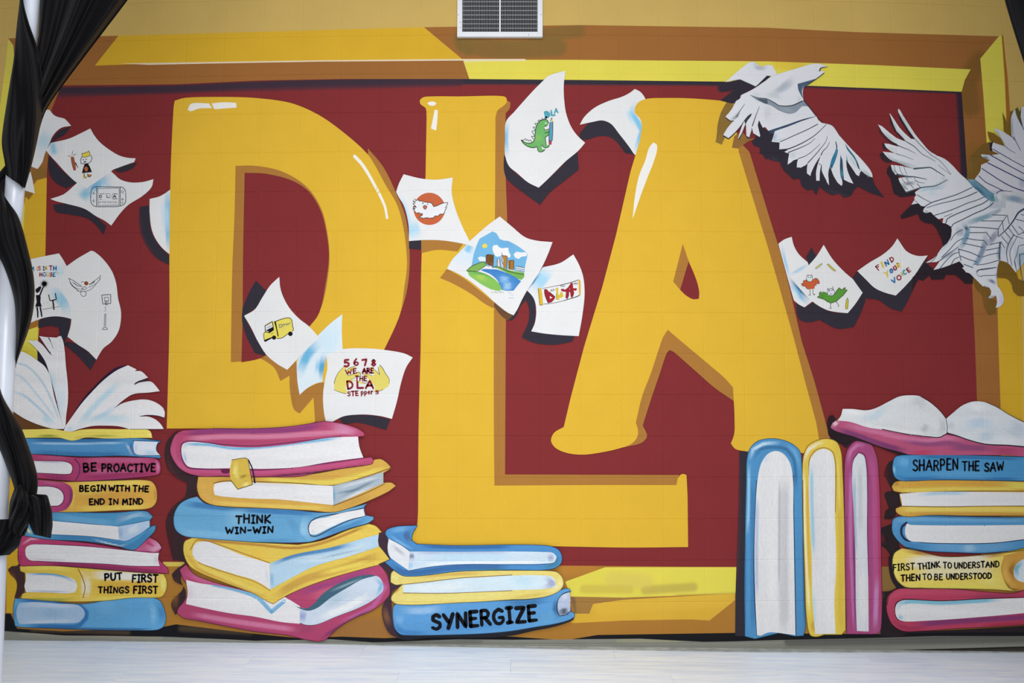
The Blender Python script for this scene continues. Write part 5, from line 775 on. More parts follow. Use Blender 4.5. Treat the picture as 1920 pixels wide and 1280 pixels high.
film('page_block', o2, 'pale right pages', (k_+'1328,580! 1380,535 1450,480 1530,450 1620,455 1720,500 1800,550 1920,610 2060,660! 2060,805! 1920,786 1800,775 1620,765 1500,735 1420,705 1336,680!', 'dee2e6', [(k_+'1450,640 1600,610 1700,650', 4, 10, 'b8d0e4', .7), (k_+'1350,600 1380,660', 3, 6, 'c0c8cc', .7), (k_+'1560,720 1700,700', 4, 8, 'b4cce0', .6), (k_+'1780,620 1950,700', 8, 12, 'bfcddc', .7), (k_+'1500,490 1620,500', 3, 8, 'eceef0', .8), (k_+'1660,740 1900,760', 3, 6, 'e8ecf0', .7)]))
lines_on(o2, 'outline', ([(k_+'850,657 1040,694 1200,713 1280,717 1334,690! 1420,710 1500,738 1620,768 1800,778 1950,792', 1, 1.8), (k_+'1328,578 1338,640 1334,690', .8, .8), (k_+'1140,412 1220,462 1290,527 1328,575', .9, .6), (k_+'1620,452 1720,497 1800,547 1920,607', .5, .9)], '2f2a38'))
KW = 1.25; DESAT = .04; FMAT = M_MURAL
# ------------------------------------------------------------------ painted paper birds
C1, C2, C3, C4, C5 = '1350,110,6.4: ', '1440,230,8: ', '1640,190,6.857: ', '1680,350,8: ', '1710,430,7.529: '
PB = 'dfe0e4'
b1 = L_('painted_bird', 'folded paper bird painted over the top of the letter A and the yellow border')
film('painted_shadow', b1, None, (C1+'0,275! 70,290! 240,250! 425,340! 250,440! 230,490! 150,545! 0,505! 100,430! 205,350! 0,395!', '332e38', None),
     ('1362,192! 1378,197! 1388,240! 1362,246! 1353,272! 1342,264! 1344,250! 1345,235 1352,210', '8a6a30', None), (C1+'170,930! 260,870! 330,960! 420,960! 330,1000! 215,1080! 140,1070!', '966a34', [(C1+'300,960 400,980', 4, 8, '8a5c34', .6)]),
     (C1+'0,900! 60,940! 20,1035! -60,1000!', '93702e', None),
     (C1+'460,730! 510,830! 580,870! 680,860! 760,1000! 850,1100! 1000,1270! 800,1275! 700,1220 600,1220! 560,1150! 470,1140! 480,1070 400,1040! 380,1000! 430,940!', '332e38', [(C1+'480,1120 640,1200', 2, 4, '33404c', .6)]),
     (C2+'0,130! 100,100! 500,100! 900,300! 1200,500! 1390,725! 1562,828! 1600,940! 1740,1125! 1500,1040! 1350,960! 1300,1000 1240,1100! 1130,1125! 1060,1060! 960,1090! 850,1030! 770,960! 720,1090! 660,1000! 590,1020! 500,950! 470,840! 370,850! 320,800 240,730! 190,640 180,590! 100,580! 20,540! -40,545! -120,420! -160,200!', '332e38', [(C2+'20,520 150,590', 2, 5, '3a3f4a', .6), (C2+'850,1020 1230,1110', 1, 5, '40404c', .5)]))
film('wing', b1, 'small folded far wing', (C1+'65,285! 150,205 250,120 340,50! 400,38! 440,62 500,100! 560,75! 625,82! 650,130 682,185! 620,215! 570,205 490,280 425,335! 330,290! 240,250! 150,262!', PB, [(C1+'400,50 450,110 520,115 560,80', 2, 4, 'a9aebb', .7), (C1+'440,100 480,125', 2, 3, 'b8bdc8', .6)]))
film('body', b1, 'folded head and claw-like fingers', (C1+'1290,97! 1240,78 1150,60 1050,80 900,125 750,170 620,215 510,290 400,365 250,440! 240,478! 212,498! 190,510! 130,620 70,690! 68,712! 130,752! 152,755! 140,770! 90,830 40,910! 42,930! 100,962! 170,900! 240,820 292,745! 265,800! 245,860 215,955! 222,968! 260,900! 310,790! 312,860 315,930! 352,952! 372,880! 378,825! 400,905! 470,945! 480,925! 450,800! 465,740! 510,830! 540,822! 580,870! 800,800 1000,732 1152,697! 1100,620 1040,555! 1000,500! 990,400 1002,345! 1060,300 1160,240 1245,172! 1250,152! 1190,150! 1205,115!', PB,
   [(C1+'860,240 720,370 620,430', 2, 7, 'a3abb6', .75), (C1+'880,250 820,320 700,400', 3, 6, 'b2b9c2', .6), (C1+'520,440 640,440 760,480', 2, 6, 'c0c6cc', .6), (C1+'570,560 575,760', 3, 6, 'c4c6ce', .6), (C1+'930,480 970,500', 2, 5, 'bcc4c8', .6), (C1+'380,430 500,440', 1, 5, 'c8d0d2', .6), (C1+'130,740 190,700 230,640', 1, 3, '6f8190', .8), (C1+'600,600 640,800', 4, 8, 'dcdcde', .6)]))
film('fold_shading', b1, 'blue-grey painted folds', (C1+'360,440! 450,470 560,485 650,530 700,562 850,566 980,515! 1010,505! 1060,580! 990,572 900,650 820,662 700,622 600,560 540,545! 440,500', '8c97a3', [(C1+'700,590 900,640', 2, 4, '9ea9b2', .7), (C1+'1000,530 1040,570', 2, 4, '7a84a8', .7)]),
   (C1+'430,478! 560,490! 575,535 550,545 500,520', '55606a', None), (C1+'928,305! 1000,285 1160,240! 1185,215! 1060,312 1002,348 982,400 1000,490! 968,440 935,370', '4c6078', [(C1+'1000,320 980,440', 1, 2, '88a0b4', .7)]),
   (C1+'380,655! 370,690 330,740 305,790! 285,850! 300,790! 290,740! 330,690', '3a3c42', None), (C1+'575,868! 800,794 1000,726 1156,690! 1170,706! 1000,790 850,850 700,900 610,900!', '3d4d66', [(C1+'660,880 760,850', 1, 3, '6f93b4', .7)]),
   (C1+'560,208! 605,212! 540,270 430,336! 480,285', '2e2c33', None))
film('wing', b1, 'spread wing of long folded feathers', (C2+'100,130! 300,60! 500,-20! 720,-92! 750,-40! 800,5! 900,25! 960,50 1010,110 1060,190! 1150,290 1250,400 1350,500 1450,610! 1520,700 1560,780 1563,829! 1500,815! 1440,770! 1390,725! 1372,760 1360,806! 1320,782! 1260,690 1190,590! 1168,560! 1178,680 1210,780 1277,917! 1210,895! 1135,858! 1122,700! 1082,485! 1082,700 1112,900! 1106,947! 1085,940! 1040,900! 980,800 945,710! 925,650! 900,760 905,850 912,942! 870,880! 830,810 795,690! 795,640! 775,740 770,872! 720,872! 718,740 745,610! 790,490! 730,580! 690,650 640,760! 634,802! 580,762! 580,680! 592,610! 560,640! 520,660! 490,676! 428,672! 432,600! 448,545! 380,565! 340,600! 290,630! 300,540! 315,465! 240,440! 300,408! 165,411! 170,300! 50,289!', PB,
   [(C2+'320,500 420,480', 2, 5, 'c2c4ca', .6), (C2+'120,160 70,280', 1.5, 4, 'a9c0d8', .8), (C2+'60,285 260,240', .5, 2, 'b9c4cc', .7), (C2+'600,620 620,760', 1, 3, 'c6d4dc', .5), (C2+'1200,480 1280,600 1340,700', 1, 3, 'bcc9d2', .7), (C2+'1400,700 1550,820', 1, 2, 'a8b2ba', .7), (C2+'940,640 900,820', 1, 3, '8fa4b4', .5)]))
film('fold_shading', b1, 'teal painted gaps between the feathers', (C2+'1010,290! 1030,380! 1045,420 1010,560 950,700! 925,650! 945,560 1000,440! 1020,380!', '2f7f9c', [(C2+'930,640 950,680', 1, 4, '1f3a54', .8), (C2+'1030,400 1010,500', 1, 2, '5a86ac', .7)]),
   (C2+'1082,485! 1112,560! 1122,700 1128,860! 1095,840 1075,700', '35506a', [(C2+'1105,700 1110,840', 1, 2, '55a0c0', .7)]), (C2+'1150,310! 1210,400 1290,500 1340,600 1382,722! 1350,690 1310,580 1250,490 1180,400', '3c7488', [(C2+'1300,560 1370,700', 1, 3, '232c3c', .8)]),
   (C2+'1170,470! 1185,540 1200,600! 1172,570!', '6d98aa', None))
lines_on(b1, 'brush_line', ([(C2+'180,290 400,190 600,100 740,25', .9, 1.1), (C2+'170,411 300,395 420,350 560,280 700,190 870,30', 1.6, .7), (C2+'300,450 500,370 620,310 700,240', 1.3, .5), (C2+'450,542 560,500 660,430 780,320', .9, .4), (C2+'592,608 700,490 800,370 860,290 885,210', 1.2, .5), (C2+'790,490 820,430 880,370 920,290', 1.2, .4), (C2+'1010,290 1022,330 1030,380', 1.2, 1.2), (C2+'745,610 800,640 790,740', .5, 1.2),
   (C2+'800,740 870,880', .8, 1), (C2+'1390,727 1470,790 1560,830', .8, .9), (C1+'362,442 450,470 560,485 650,530 700,562 850,566 985,512', .5, 1.4), (C1+'1190,150 1205,118 1285,100', 1.6, .5), (C1+'68,712 130,752 160,750', 1.2, 1.2), (C1+'42,930 100,964 170,900 240,820 292,745', 1.8, .8), (C1+'222,968 262,900 300,800', 1.4, .8), (C1+'315,935 352,955 372,880', 1.3, .8), (C1+'400,905 470,947', 1.2, 1.2),
   (C1+'470,580 430,680 385,810', .5, 1.3), (C1+'295,545 230,640 200,700', .4, 1.1), (C1+'1160,700 1240,775', .5, .5), (C1+'1000,500 1060,575 1150,690', 1.4, 1.2), (C1+'1245,175 1160,240 1050,315', 1, 1)], '31333d'))
b2 = L_('painted_bird', 'large folded paper bird with striped body painted over the right border')
film('painted_shadow', b2, None,
   (C3+'160,860! 210,810! 300,950! 340,1080! 400,1170! 520,1150! 520,1210! 330,1235! 240,1180! 200,1000! 150,920!', '302830', None), (C3+'60,680! 100,650! 160,720! 230,770! 170,790 80,740', '372a32', None), (C3+'90,545! 130,540! 160,620! 110,620!', '352c34', None),
   (C3+'50,310! 130,440! 300,560! 230,560! 110,470! 60,400!', '3f2a32', [(C3+'60,330 120,470 220,560', 0, 6, '6b2d36', .6)]), (C3+'185,190! 240,310! 280,390! 380,480! 440,540! 340,480! 250,380! 200,280!', '322a34', None), (C3+'300,160! 360,250! 440,370! 520,490! 460,470! 380,330! 320,240!', '322a34', None),
   (C4+'60,440! 180,320 230,270! 370,250! 430,300! 420,400! 520,380 640,500! 690,545! 830,600! 840,700! 760,850! 700,890! 680,800! 640,720! 600,630! 540,560! 420,540! 360,500! 320,410! 200,450! 80,485!', '2d262e', [(C4+'600,620 680,800', 1, 5, '44222a', .6)]),
   (C5+'0,680! 80,600! 190,470! 300,560! 660,390! 760,590! 860,640! 852,768! 740,765! 680,700! 590,640! 480,640! 440,705! 270,710! 240,650! 150,725! 70,700! 0,880!', '2e252c', [(C5+'440,700 650,640', 0, 5, '54222a', .5)]),
   (C5+'860,640! 930,650! 1000,700! 1090,850! 1110,930! 1060,960! 1190,1000! 1180,1180! 1080,1210! 1020,1100 980,920 900,840', '7a5a22', [(C5+'960,760 1000,1000 1080,1200', 3, 14, '875f2a', .6)]),
   (C5+'1190,440! 1260,440! 1350,480! 1460,570! 1500,700! 1620,745! 1780,740! 1780,940! 1500,942! 1430,880 1395,760 1340,700 1190,682!', '80601e', None),
   (C3+'1638,140! 1665,190! 1705,290! 1780,460! 1700,440! 1655,380! 1650,240!', '86661e', None), (C3+'1448,388! 1530,410! 1620,480! 1680,580! 1520,532! 1480,510! 1455,440', '86641e', None), (C3+'1740,130! 1790,120! 1800,480! 1760,460! 1720,300!', '7c6420', None), (C3+'1800,110! 1835,75! 1860,140! 1880,80! 1900,330! 1850,250!', '5e5a30', None),
   (C3+'1380,560! 1480,520! 1610,680! 1480,755! 1360,790! 1340,950! 1280,1010! 1180,1000! 1190,900 1200,760 1300,640', '7f5e26', [(C3+'1200,700 1200,950', 3, 12, '8e6a2e', .6)]),
   (C3+'1470,540! 1520,515! 1510,640! 1480,640!', '332e36', None))
film('wing', b2, 'upper left wing with finger-like feathers', (C3+'295,98! 320,112! 370,200 440,310 520,430 610,540 700,640 800,700! 900,745 1000,830 1080,920 1170,1000 1250,1090! 1240,1200! 900,1300! 700,1300! 500,1250! 535,1195! 510,1172! 600,1110! 500,1142! 400,1172! 360,1110! 320,1045! 300,990! 400,970! 262,945! 222,890! 203,818! 280,825! 360,835! 500,868! 400,835! 300,792! 200,755 150,712! 98,648! 200,660! 265,672! 200,640 140,592! 118,542! 180,550! 300,585! 285,552! 210,512 150,460 90,392! 38,300! 90,322! 180,400 270,470! 340,500! 400,520! 360,472 275,385! 240,310! 185,155! 205,175! 270,272! 300,320 380,410 460,482! 520,492! 430,370! 350,240! 298,140!', PB,
   [(C3+'110,400 160,450 260,530', 1, 4, 'b0c2c0', .7), (C3+'310,130 400,310 500,460', 1, 3, 'b4c6c4', .7), (C3+'210,200 270,380 400,500', 1, 3, 'aebfc0', .7), (C3+'150,600 300,640', 1, 4, 'c4d0cc', .7), (C3+'130,680 220,760 400,820 540,855', 2, 4, '9fb0b2', .8), (C3+'600,1130 780,1140 900,1040', 4, 8, 'a9c0cc', .7), (C3+'560,1160 720,1170', 4, 7, 'b2cfdd', .7), (C3+'850,1010 920,1000', 3, 6, 'c4c8cc', .6), (C3+'270,945 230,860', 1, 2, '9fb0aa', .8), (C3+'330,1050 400,1165', 1.6, 2, '95a89c', .8), (C3+'300,960 480,980', 1, 2, '5a6874', .7), (C3+'350,1065 520,1050', 2, 2.5, '6c7482', .8)]))
film('body', b2, 'striped body with a hooked claw at the bottom', (C4+'280,105! 500,50! 1160,8! 1310,150! 1440,240! 1530,270! 1600,200! 2100,300! 2160,1500! 1940,1100! 1790,1290! 1700,1170! 1640,1130 1540,1105! 1500,1290! 1300,1500! 1100,1300! 1035,1280! 1000,1180 945,1120! 830,1165 690,1215 555,1250! 600,1190! 660,1100! 600,1130! 440,1140! 560,1070 610,1020! 680,920 760,850! 815,760 830,650! 820,600! 740,552! 690,545! 705,470! 632,490! 560,430 515,380! 440,400! 400,375! 410,335! 440,300! 370,290! 330,250! 225,270! 270,200! 300,122!', PB,
   [(C4+'960,600 950,760', 4, 6, 'a9aec2', .8), (C4+'1000,560 1070,640 1060,720 1000,860 930,940', 3, 3, '5d93ae', .9), (C4+'1020,590 1080,660', 2, 2, '255a78', .9), (C4+'1020,560 1200,500 1400,430 1540,350', 2.5, 4, '6f9aae', .85), (C4+'1340,700 1330,830 1290,960 1240,1080 1140,1240', 3, 3.5, '7b8fa8', .9), (C4+'1250,1090 1120,1270', 2.5, 3, '4c8db0', .8),
    (C4+'1540,640 1440,780 1360,900', 3, 4, '8f93a8', .85), (C4+'1560,860 1530,1040 1560,1100', 2, 3, '6a86a4', .7), (C4+'820,700 760,840 640,980', 2, 4, 'b9d3d8', .8), (C4+'460,60 600,60', 4, 8, 'c0d4de', .6), (C4+'1480,250 1440,330', 3, 6, 'ccd0d8', .6), (C4+'1700,700 1700,850 1600,1050', 3, 5, 'b9c4d0', .6), (C4+'1560,300 1550,350 1440,420', 1, 3, '8e98a2', .7), (C4+'420,370 480,400', 2, 2, '85a49e', .8), (C4+'660,1090 900,960', 1.5, 3, '8c92a6', .7), (C4+'1850,880 1900,1280', 6, 8, '9fb8c6', .8), (C4+'1500,1290 1550,1120', 1, 2, '9a86b0', .6)]))
film('claw', b2, 'curved white hook', (C5+'700,540! 1190,440! 1195,560 1190,700 1200,800! 1240,850 1280,940 1287,1020 1245,1085 1175,1108! 1195,1020 1180,935! 1120,972! 1068,967! 1105,925 1112,870 1085,822! 1025,812! 990,765 985,695! 930,662! 870,640! 800,612! 745,588!', PB, [(C5+'1260,900 1265,1020 1200,1090', 2, 5, 'cdc6e6', .7), (C5+'1060,715 1120,730 1180,770', 1.8, 2, '6f7696', .9), (C5+'1000,810 1080,830', 1, 2, '4d7f86', .7), (C5+'1070,968 1180,935', .6, 1.5, '585870', .7), (C5+'1190,560 1195,760', .6, 2, '8f7ab8', .6), (C5+'900,640 960,690', 1.6, 2, '4f8a7c', .7)]))
film('wing', b2, 'upper right wing reaching out of view', (C3+'1280,1005! 1310,960 1352,900 1362,820! 1440,785! 1480,757! 1420,742! 1372,710! 1360,682! 1480,692! 1600,680! 1510,640! 1500,600 1515,530! 1600,560! 1670,580! 1610,470 1530,375! 1545,345! 1640,390 1755,462! 1745,350 1750,200 1780,125! 1802,112! 1812,180 1850,250 1900,332! 1870,200! 1878,80! 1960,50! 2000,120! 2300,200! 2300,1250! 1900,1230! 1600,1150! 1560,1160! 1500,1175! 1400,1100! 1290,1010', 'd8d7dd',
   [(C3+'1545,360 1600,480 1680,590', 1.6, 3, '8ea892', .8), (C3+'1755,200 1760,400 1790,480', 1, 3, '9aa8a8', .8), (C3+'1375,690 1470,720', 1.6, 2, 'b4cccc', .8), (C3+'1380,720 1470,740', 1.2, 1.5, '3f5a5e', .8), (C3+'1600,700 1900,900', 6, 12, 'e2dfe2', .6), (C3+'1900,950 1900,1150', 4, 6, 'a9b0c4', .7)]))
film('body', b2, None, (C4+'1380,60! 1640,60! 1640,320! 1400,320!', 'c4c9d0', None))
film('neck_band', b2, 'blue-grey band and shoulder', (C3+'1185,1000! 1280,1008! 1340,1060 1400,1110 1530,1190! 1540,1200! 1545,1290! 1500,1290! 1420,1245 1330,1160 1250,1095', '6a96ac', [(C3+'1250,1080 1420,1220', 2, 3, '3f6480', .8), (C3+'1200,1010 1290,1010', 1.5, 3, '93b0bc', .8), (C3+'1500,1200 1520,1280', 2, 3, '4a8080', .7)]),
   (C4+'1460,120! 1540,75! 1620,70! 1760,72! 2060,130! 2060,300! 1740,240! 1600,210! 1560,215! 1530,272! 1480,262!', 'cfd0d4', [(C4+'1480,140 1500,250', 3, 4, '8fb0b6', .8), (C4+'1600,150 1760,180 1950,230', 3, 4, '7a96ae', .85), (C4+'1540,110 1540,200', 2, 3, 'e2e8e4', .8), (C4+'1600,100 1760,110', 2, 5, 'dedbdc', .7)]))
SL = '3b4a60'
lines_on(b2, 'stripe', ([(C3+'280,560 340,590 430,625 520,675', 1.3, .4), (C3+'400,520 500,580 600,675 700,730 775,775', 1.2, .5), (C3+'520,495 610,590 720,690 830,765 900,840 975,940', .9, .5), (C3+'265,672 400,715 490,752', .8, .4), (C3+'500,868 620,858 715,855 800,905 890,960', 2.4, .8), (C3+'810,820 900,890 970,940', .4, .4), (C3+'280,940 400,965 520,975 665,1005', 2.2, .8), (C3+'520,1020 570,1045 635,1052', 1, .4), (C3+'400,1172 600,1110 780,1085 930,1010', 1.8, .9),
   (C3+'240,820 265,900 290,940', .6, .6), (C3+'310,830 330,900 360,945', .6, .6), (C3+'370,840 390,900 410,942', .6, .6), (C3+'340,990 385,1050', .6, .6), (C3+'400,985 430,1030', .8, .8), (C3+'505,980 515,1020', .6, .6), (C3+'380,1095 420,1135', .8, .8), (C3+'460,1080 495,1115', .8, .8), (C3+'540,1060 585,1110', .8, .8)], '4a5a66'))
lines_on(b2, 'stripe', ([(C4+'310,125 420,190 520,240', .9, .6), (C4+'275,210 320,245', .6, .6), (C4+'430,295 530,240 700,185 900,120 1130,15', 1.2, 1), (C4+'450,318 640,260 850,210 1050,150 1210,80', .7, 1.2), (C4+'570,432 740,380 900,320 1060,250 1200,205 1320,155', 1.1, .9), (C4+'740,545 760,490 860,430 1000,370 1180,300 1300,250 1375,200', 1.2, 1.2), (C4+'825,605 850,565 1000,490 1180,400 1320,340 1400,290 1450,245', 1.1, 1.3), (C4+'720,450 840,405', .8, .5),
   (C4+'815,805 880,710 990,645', .8, .9), (C4+'680,1060 800,940 900,830 1000,775', 1, .8), (C4+'660,1105 760,1020 850,960 925,905', 1.2, .7), (C4+'650,1230 720,1140 860,1010 940,985', 1, .8), (C4+'820,1170 870,1090 940,1055', 1, .8), (C4+'500,1145 570,1080 610,1020', .7, .9), (C4+'930,930 945,1020 970,1110', 1, .9),
   (C4+'1440,425 1640,430', .9, .9), (C4+'1660,425 1690,560', .8, .7), (C4+'1270,515 1600,515', .9, .9), (C4+'1650,440 1590,530! 1605,660', .8, .8), (C4+'1090,605 1300,615 1520,635', 1.1, 1), (C4+'1590,530 1525,645 1525,740', .9, .9), (C4+'1100,690 1330,690', 1, 1), (C4+'1340,680 1420,780', 1, .8), (C4+'1050,775 1160,795 1310,808', 1, 1), (C4+'1310,808 1370,880', .8, .7), (C4+'1000,850 1150,880 1290,912', 1, 1), (C4+'940,940 1100,985 1250,1050', 1.1, 1), (C4+'960,1040 1080,1090 1200,1125', 1, 1), (C4+'1010,1165 1150,1215', 1, 1),
   (C4+'1400,870 1570,830! 1620,920', .9, .8), (C4+'1340,955 1560,912', 1, .9), (C4+'1290,1055 1400,1020 1530,995', .9, .9), (C4+'1200,1175 1330,1160 1530,1105', .8, 1), (C4+'1195,1270 1240,1245 1500,1210', .9, .7), (C4+'1560,840 1545,960 1550,1100', 1.3, 1.1), (C4+'1920,330 1830,390 1760,500 1650,640 1530,750', 2.6, 1), (C4+'1680,620 1760,730', .9, .8), (C4+'1630,680 1720,790', .9, .8), (C4+'1570,740 1670,860', .9, .8), (C4+'1730,580 1830,720 1990,650', 1, .8), (C4+'1790,490 1990,540', .9, .9), (C4+'1870,420 2000,450', .8, .8),
   (C4+'1830,600 1880,640! 1960,780', .8, .7), (C4+'1760,720 1680,860 1650,980 1670,1150', 1.2, .8), (C4+'1810,750 1740,880 1700,990 1730,1180', .7, .8), (C4+'1990,850 1830,890 1800,1030 1770,1100 1800,1260', .7, .8), (C4+'2000,980 1850,1020! 1850,1180 1870,1290', 1, 1), (C4+'1760,730 1900,780', .9, .6)], SL),
   ([(C5+'905,620 930,580 1000,570 1180,540', .9, .7), (C5+'955,665 1000,655 1180,650', .8, .7), (C5+'1590,480 1600,560', 2, 1.4), (C5+'1510,350 1530,600 1560,740', 1, .8), (C5+'1440,440 1470,600', .8, .6), (C5+'1230,190 1225,330 1215,430', 1.4, .8)], '44506e'))
lines_on(b2, 'stripe', ([(C3+'1510,615 1640,690 1760,760 1960,870', .9, .9), (C3+'1480,690 1600,760 1760,850 2000,980', 1.2, 1), (C3+'1440,790 1600,870 1760,950 2000,1070', 1.3, 1.2), (C3+'1370,865 1500,950 1640,1040 1780,1110 1950,1170', 1.1, 1.3), (C3+'1330,960 1420,1040 1540,1100 1640,1150', 1, 1), (C3+'1670,580 1720,620 1800,668', .6, .4), (C3+'1780,460 1830,560 1870,635', .9, .5), (C3+'1750,450 1790,500', .8, .6), (C3+'1850,250 1930,400', 1, .6), (C3+'1560,1185 1600,1155 1760,1160', 1.1, .5)], '2f2f6c'))
# ------------------------------------------------------------------ floor
def floor_z(x): return -.036-.0085*x
pm, nt, b = mat_new('whitewashed_plank'); N = nt.nodes; Lk = nt.links
tc = N.new('ShaderNodeTexCoord'); mp = N.new('ShaderNodeMapping'); mp.inputs['Scale'].default_value = (1.1, 12, 6)
oi = N.new('ShaderNodeObjectInfo'); cmb = N.new('ShaderNodeCombineXYZ'); mu = N.new('ShaderNodeMath'); mu.operation = 'MULTIPLY'; mu.inputs[1].default_value = 37
Lk.new(oi.outputs['Random'], mu.inputs[0]); Lk.new(mu.outputs[0], cmb.inputs['X']); Lk.new(mu.outputs[0], cmb.inputs['Y']); Lk.new(cmb.outputs[0], mp.inputs['Location'])
Lk.new(tc.outputs['Object'], mp.inputs[0])
n1 = N.new('ShaderNodeTexNoise'); n1.inputs['Scale'].default_value = 3.2; n1.inputs['Detail'].default_value = 7; n1.inputs['Roughness'].default_value = .62; n1.inputs['Distortion'].default_value = .6
Lk.new(mp.outputs[0], n1.inputs['Vector'])
rp = N.new('ShaderNodeValToRGB'); rp.color_ramp.elements[0].position = .34; rp.color_ramp.elements[1].position = .62
rp.color_ramp.elements[0].color = (*lin('dae6fa'), 1); rp.color_ramp.elements[1].color = (*lin('f2f8ff'), 1)
Lk.new(n1.outputs['Fac'], rp.inputs[0])
hs = N.new('ShaderNodeHueSaturation'); mr = N.new('ShaderNodeMapRange'); mr.inputs['To Min'].default_value = .97; mr.inputs['To Max'].default_value = 1.02
Lk.new(oi.outputs['Random'], mr.inputs['Value']); Lk.new(mr.outputs[0], hs.inputs['Value']); Lk.new(rp.outputs[0], hs.inputs['Color']); Lk.new(hs.outputs[0], b.inputs['Base Color'])
b.inputs['Roughness'].default_value = .42; b.inputs['Specular IOR Level'].default_value = .22
bp = N.new('ShaderNodeBump'); bp.inputs['Strength'].default_value = .12; bp.inputs['Distance'].default_value = .002; Lk.new(n1.outputs['Fac'], bp.inputs['Height']); Lk.new(bp.outputs[0], b.inputs['Normal'])
ZT = .0085
def slab(x0, x1, y0, y1, top, th): # slab following the slight slope of the floor
    return [(x, y, floor_z(x)+top-(0 if k else th)) for k in (0, 1) for x, y in ((x0, y0), (x1, y0), (x1, y1), (x0, y1))]
SF = [(3, 2, 1, 0), (4, 5, 6, 7), (0, 1, 5, 4), (1, 2, 6, 5), (2, 3, 7, 6), (3, 0, 4, 7)]
floor = link('floor', mesh('floor', slab(-3.35, 3.35, -6.2, .1, -.006, .1), SF, None, plain('subfloor', '8d8f8e', .8, noise=(30, .12))), None, 'pale whitewashed wood-look plank floor', None, None, 'structure')
PW, PL = .18, 1.22
def plank(x0, x1, y0, y1):
    e = .0003; V = slab(x0+e, x1-e, y0+e, y1-e, -.0006, .004)
    i = .0013; top = [(x, y, floor_z(x)) for x, y in ((x0+i, y0+i), (x1-i, y0+i), (x1-i, y1-i), (x0+i, y1-i))]
    V += top; Fc = [(3, 2, 1, 0), (0, 1, 5, 4), (1, 2, 6, 5), (2, 3, 7, 6), (3, 0, 4, 7), (8, 9, 10, 11), (4, 5, 9, 8), (5, 6, 10, 9), (6, 7, 11, 10), (7, 4, 8, 11)]
    return mesh('plank', V, Fc, None, pm)
for r in range(34):
    y1 = -r*PW-.001; off = (r*.41) % 1*PL; x = -3.3-off
    while x < 3.3:
        a0, a1 = max(x, -3.3), min(x+PL, 3.3)
        if a1-a0 > .05: link('plank', plank(a0, a1, y1-PW, y1), floor)
        x += PL
# bare strip along the wall, wider to the right
def on_floor(px, py):
    rt, up, fw = basis(CAM); d = fw+rt*(px-960)/F-up*(py-640)/F
    o = np.array([CAM['x'], -CAM['d'], CAM['z']]); t = (-.036-.0085*o[0]-o[2])/(d[2]+.0085*d[0]); return o+d*t
edge = [on_floor(*p) for p in ((150, 1196), (560, 1203), (800, 1212), (1100, 1218), (1440, 1223), (1940, 1224), (2150, 1224))]
V = []; n = len(edge)
for p in edge: V.append((p[0], min(p[1], -.003), floor_z(p[0])+.0032))
for p in edge: V.append((p[0], -.0003, floor_z(p[0])+.0032))
for p in edge: V.append((p[0], min(p[1], -.003), floor_z(p[0])+.0004))
Fc = [(i, i+1, n+i+1, n+i) for i in range(n-1)]+[(2*n+i, 2*n+i+1, i+1, i) for i in range(n-1)]
link('trim_1', mesh('trim_1', V, Fc, None, plain('bare_edge', 'a9aba6', .8, noise=(18, .22))), None, 'dull grey bare strip along the foot of the mural wall', None, None, 'structure')
# ------------------------------------------------------------------ return air grille
def wpt(px, py, y):
    """point on the vertical plane at depth y seen at a picture position"""
    rt, up, fw = basis(CAM); d = fw+rt*(px-960)/F-up*(py-640)/F
    t = (CAM['d']+y)/d[1]; return np.array([CAM['x']+d[0]*t, y, CAM['z']+d[2]*t])
def box(x0, x1, y0, y1, z0, z1, bev=0.0):
    import bmesh
    bm = bmesh.new(); bmesh.ops.create_cube(bm, size=1)
    for v in bm.verts: v.co = ((x0+x1)/2+v.co.x*(x1-x0), (y0+y1)/2+v.co.y*(y1-y0), (z0+z1)/2+v.co.z*(z1-z0))
    if bev: bmesh.ops.bevel(bm, geom=bm.edges[:], offset=bev, segments=2, affect='EDGES', profile=.5)
    return bm
def bm_obj(name, bms, mat, parent=None, label=None, **k):
    import bmesh
    out = bmesh.new()
    for b_ in bms:
        me = bpy.data.meshes.new('t'); b_.to_mesh(me); out.from_mesh(me); bpy.data.meshes.remove(me); b_.free()
    me = bpy.data.meshes.new(name); out.to_mesh(me); out.free(); me.materials.append(mat)
    return link(name, me, parent, label, **k)
xl, zb = wpt(857, 69, -.02)[[0, 2]]; xr, _z = wpt(1017.5, 69, -.02)[[0, 2]]
W_ = xr-xl; zt = zb+W_; fr = W_*9.6/160
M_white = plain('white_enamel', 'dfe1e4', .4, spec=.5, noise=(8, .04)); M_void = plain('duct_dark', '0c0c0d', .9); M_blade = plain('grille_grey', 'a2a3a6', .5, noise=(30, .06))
gr = link('air_grille', None, None, 'white return air grille on the wall above the painted border', 'vent')
gr.location = (0, 0, 0)
bm_obj('frame', [box(xl, xl+fr, -.022, -.0006, zb, zt, .0015), box(xr-fr, xr, -.022, -.0006, zb, zt, .0015), box(xl+fr-.001, xr-fr+.001, -.0218, -.0006, zb, zb+fr, .0015), box(xl+fr-.001, xr-fr+.001, -.0218, -.0006, zt-fr, zt, .0015)], M_white, gr)
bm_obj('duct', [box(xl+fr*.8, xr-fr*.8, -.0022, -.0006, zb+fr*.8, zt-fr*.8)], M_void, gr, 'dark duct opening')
xm = wpt(937.5, 40, -.02)[0]
bm_obj('divider', [box(xm-.0042, xm+.0042, -.0205, -.003, zb+fr, zt-fr, .001)], M_white, gr)
n = 46
bl = None
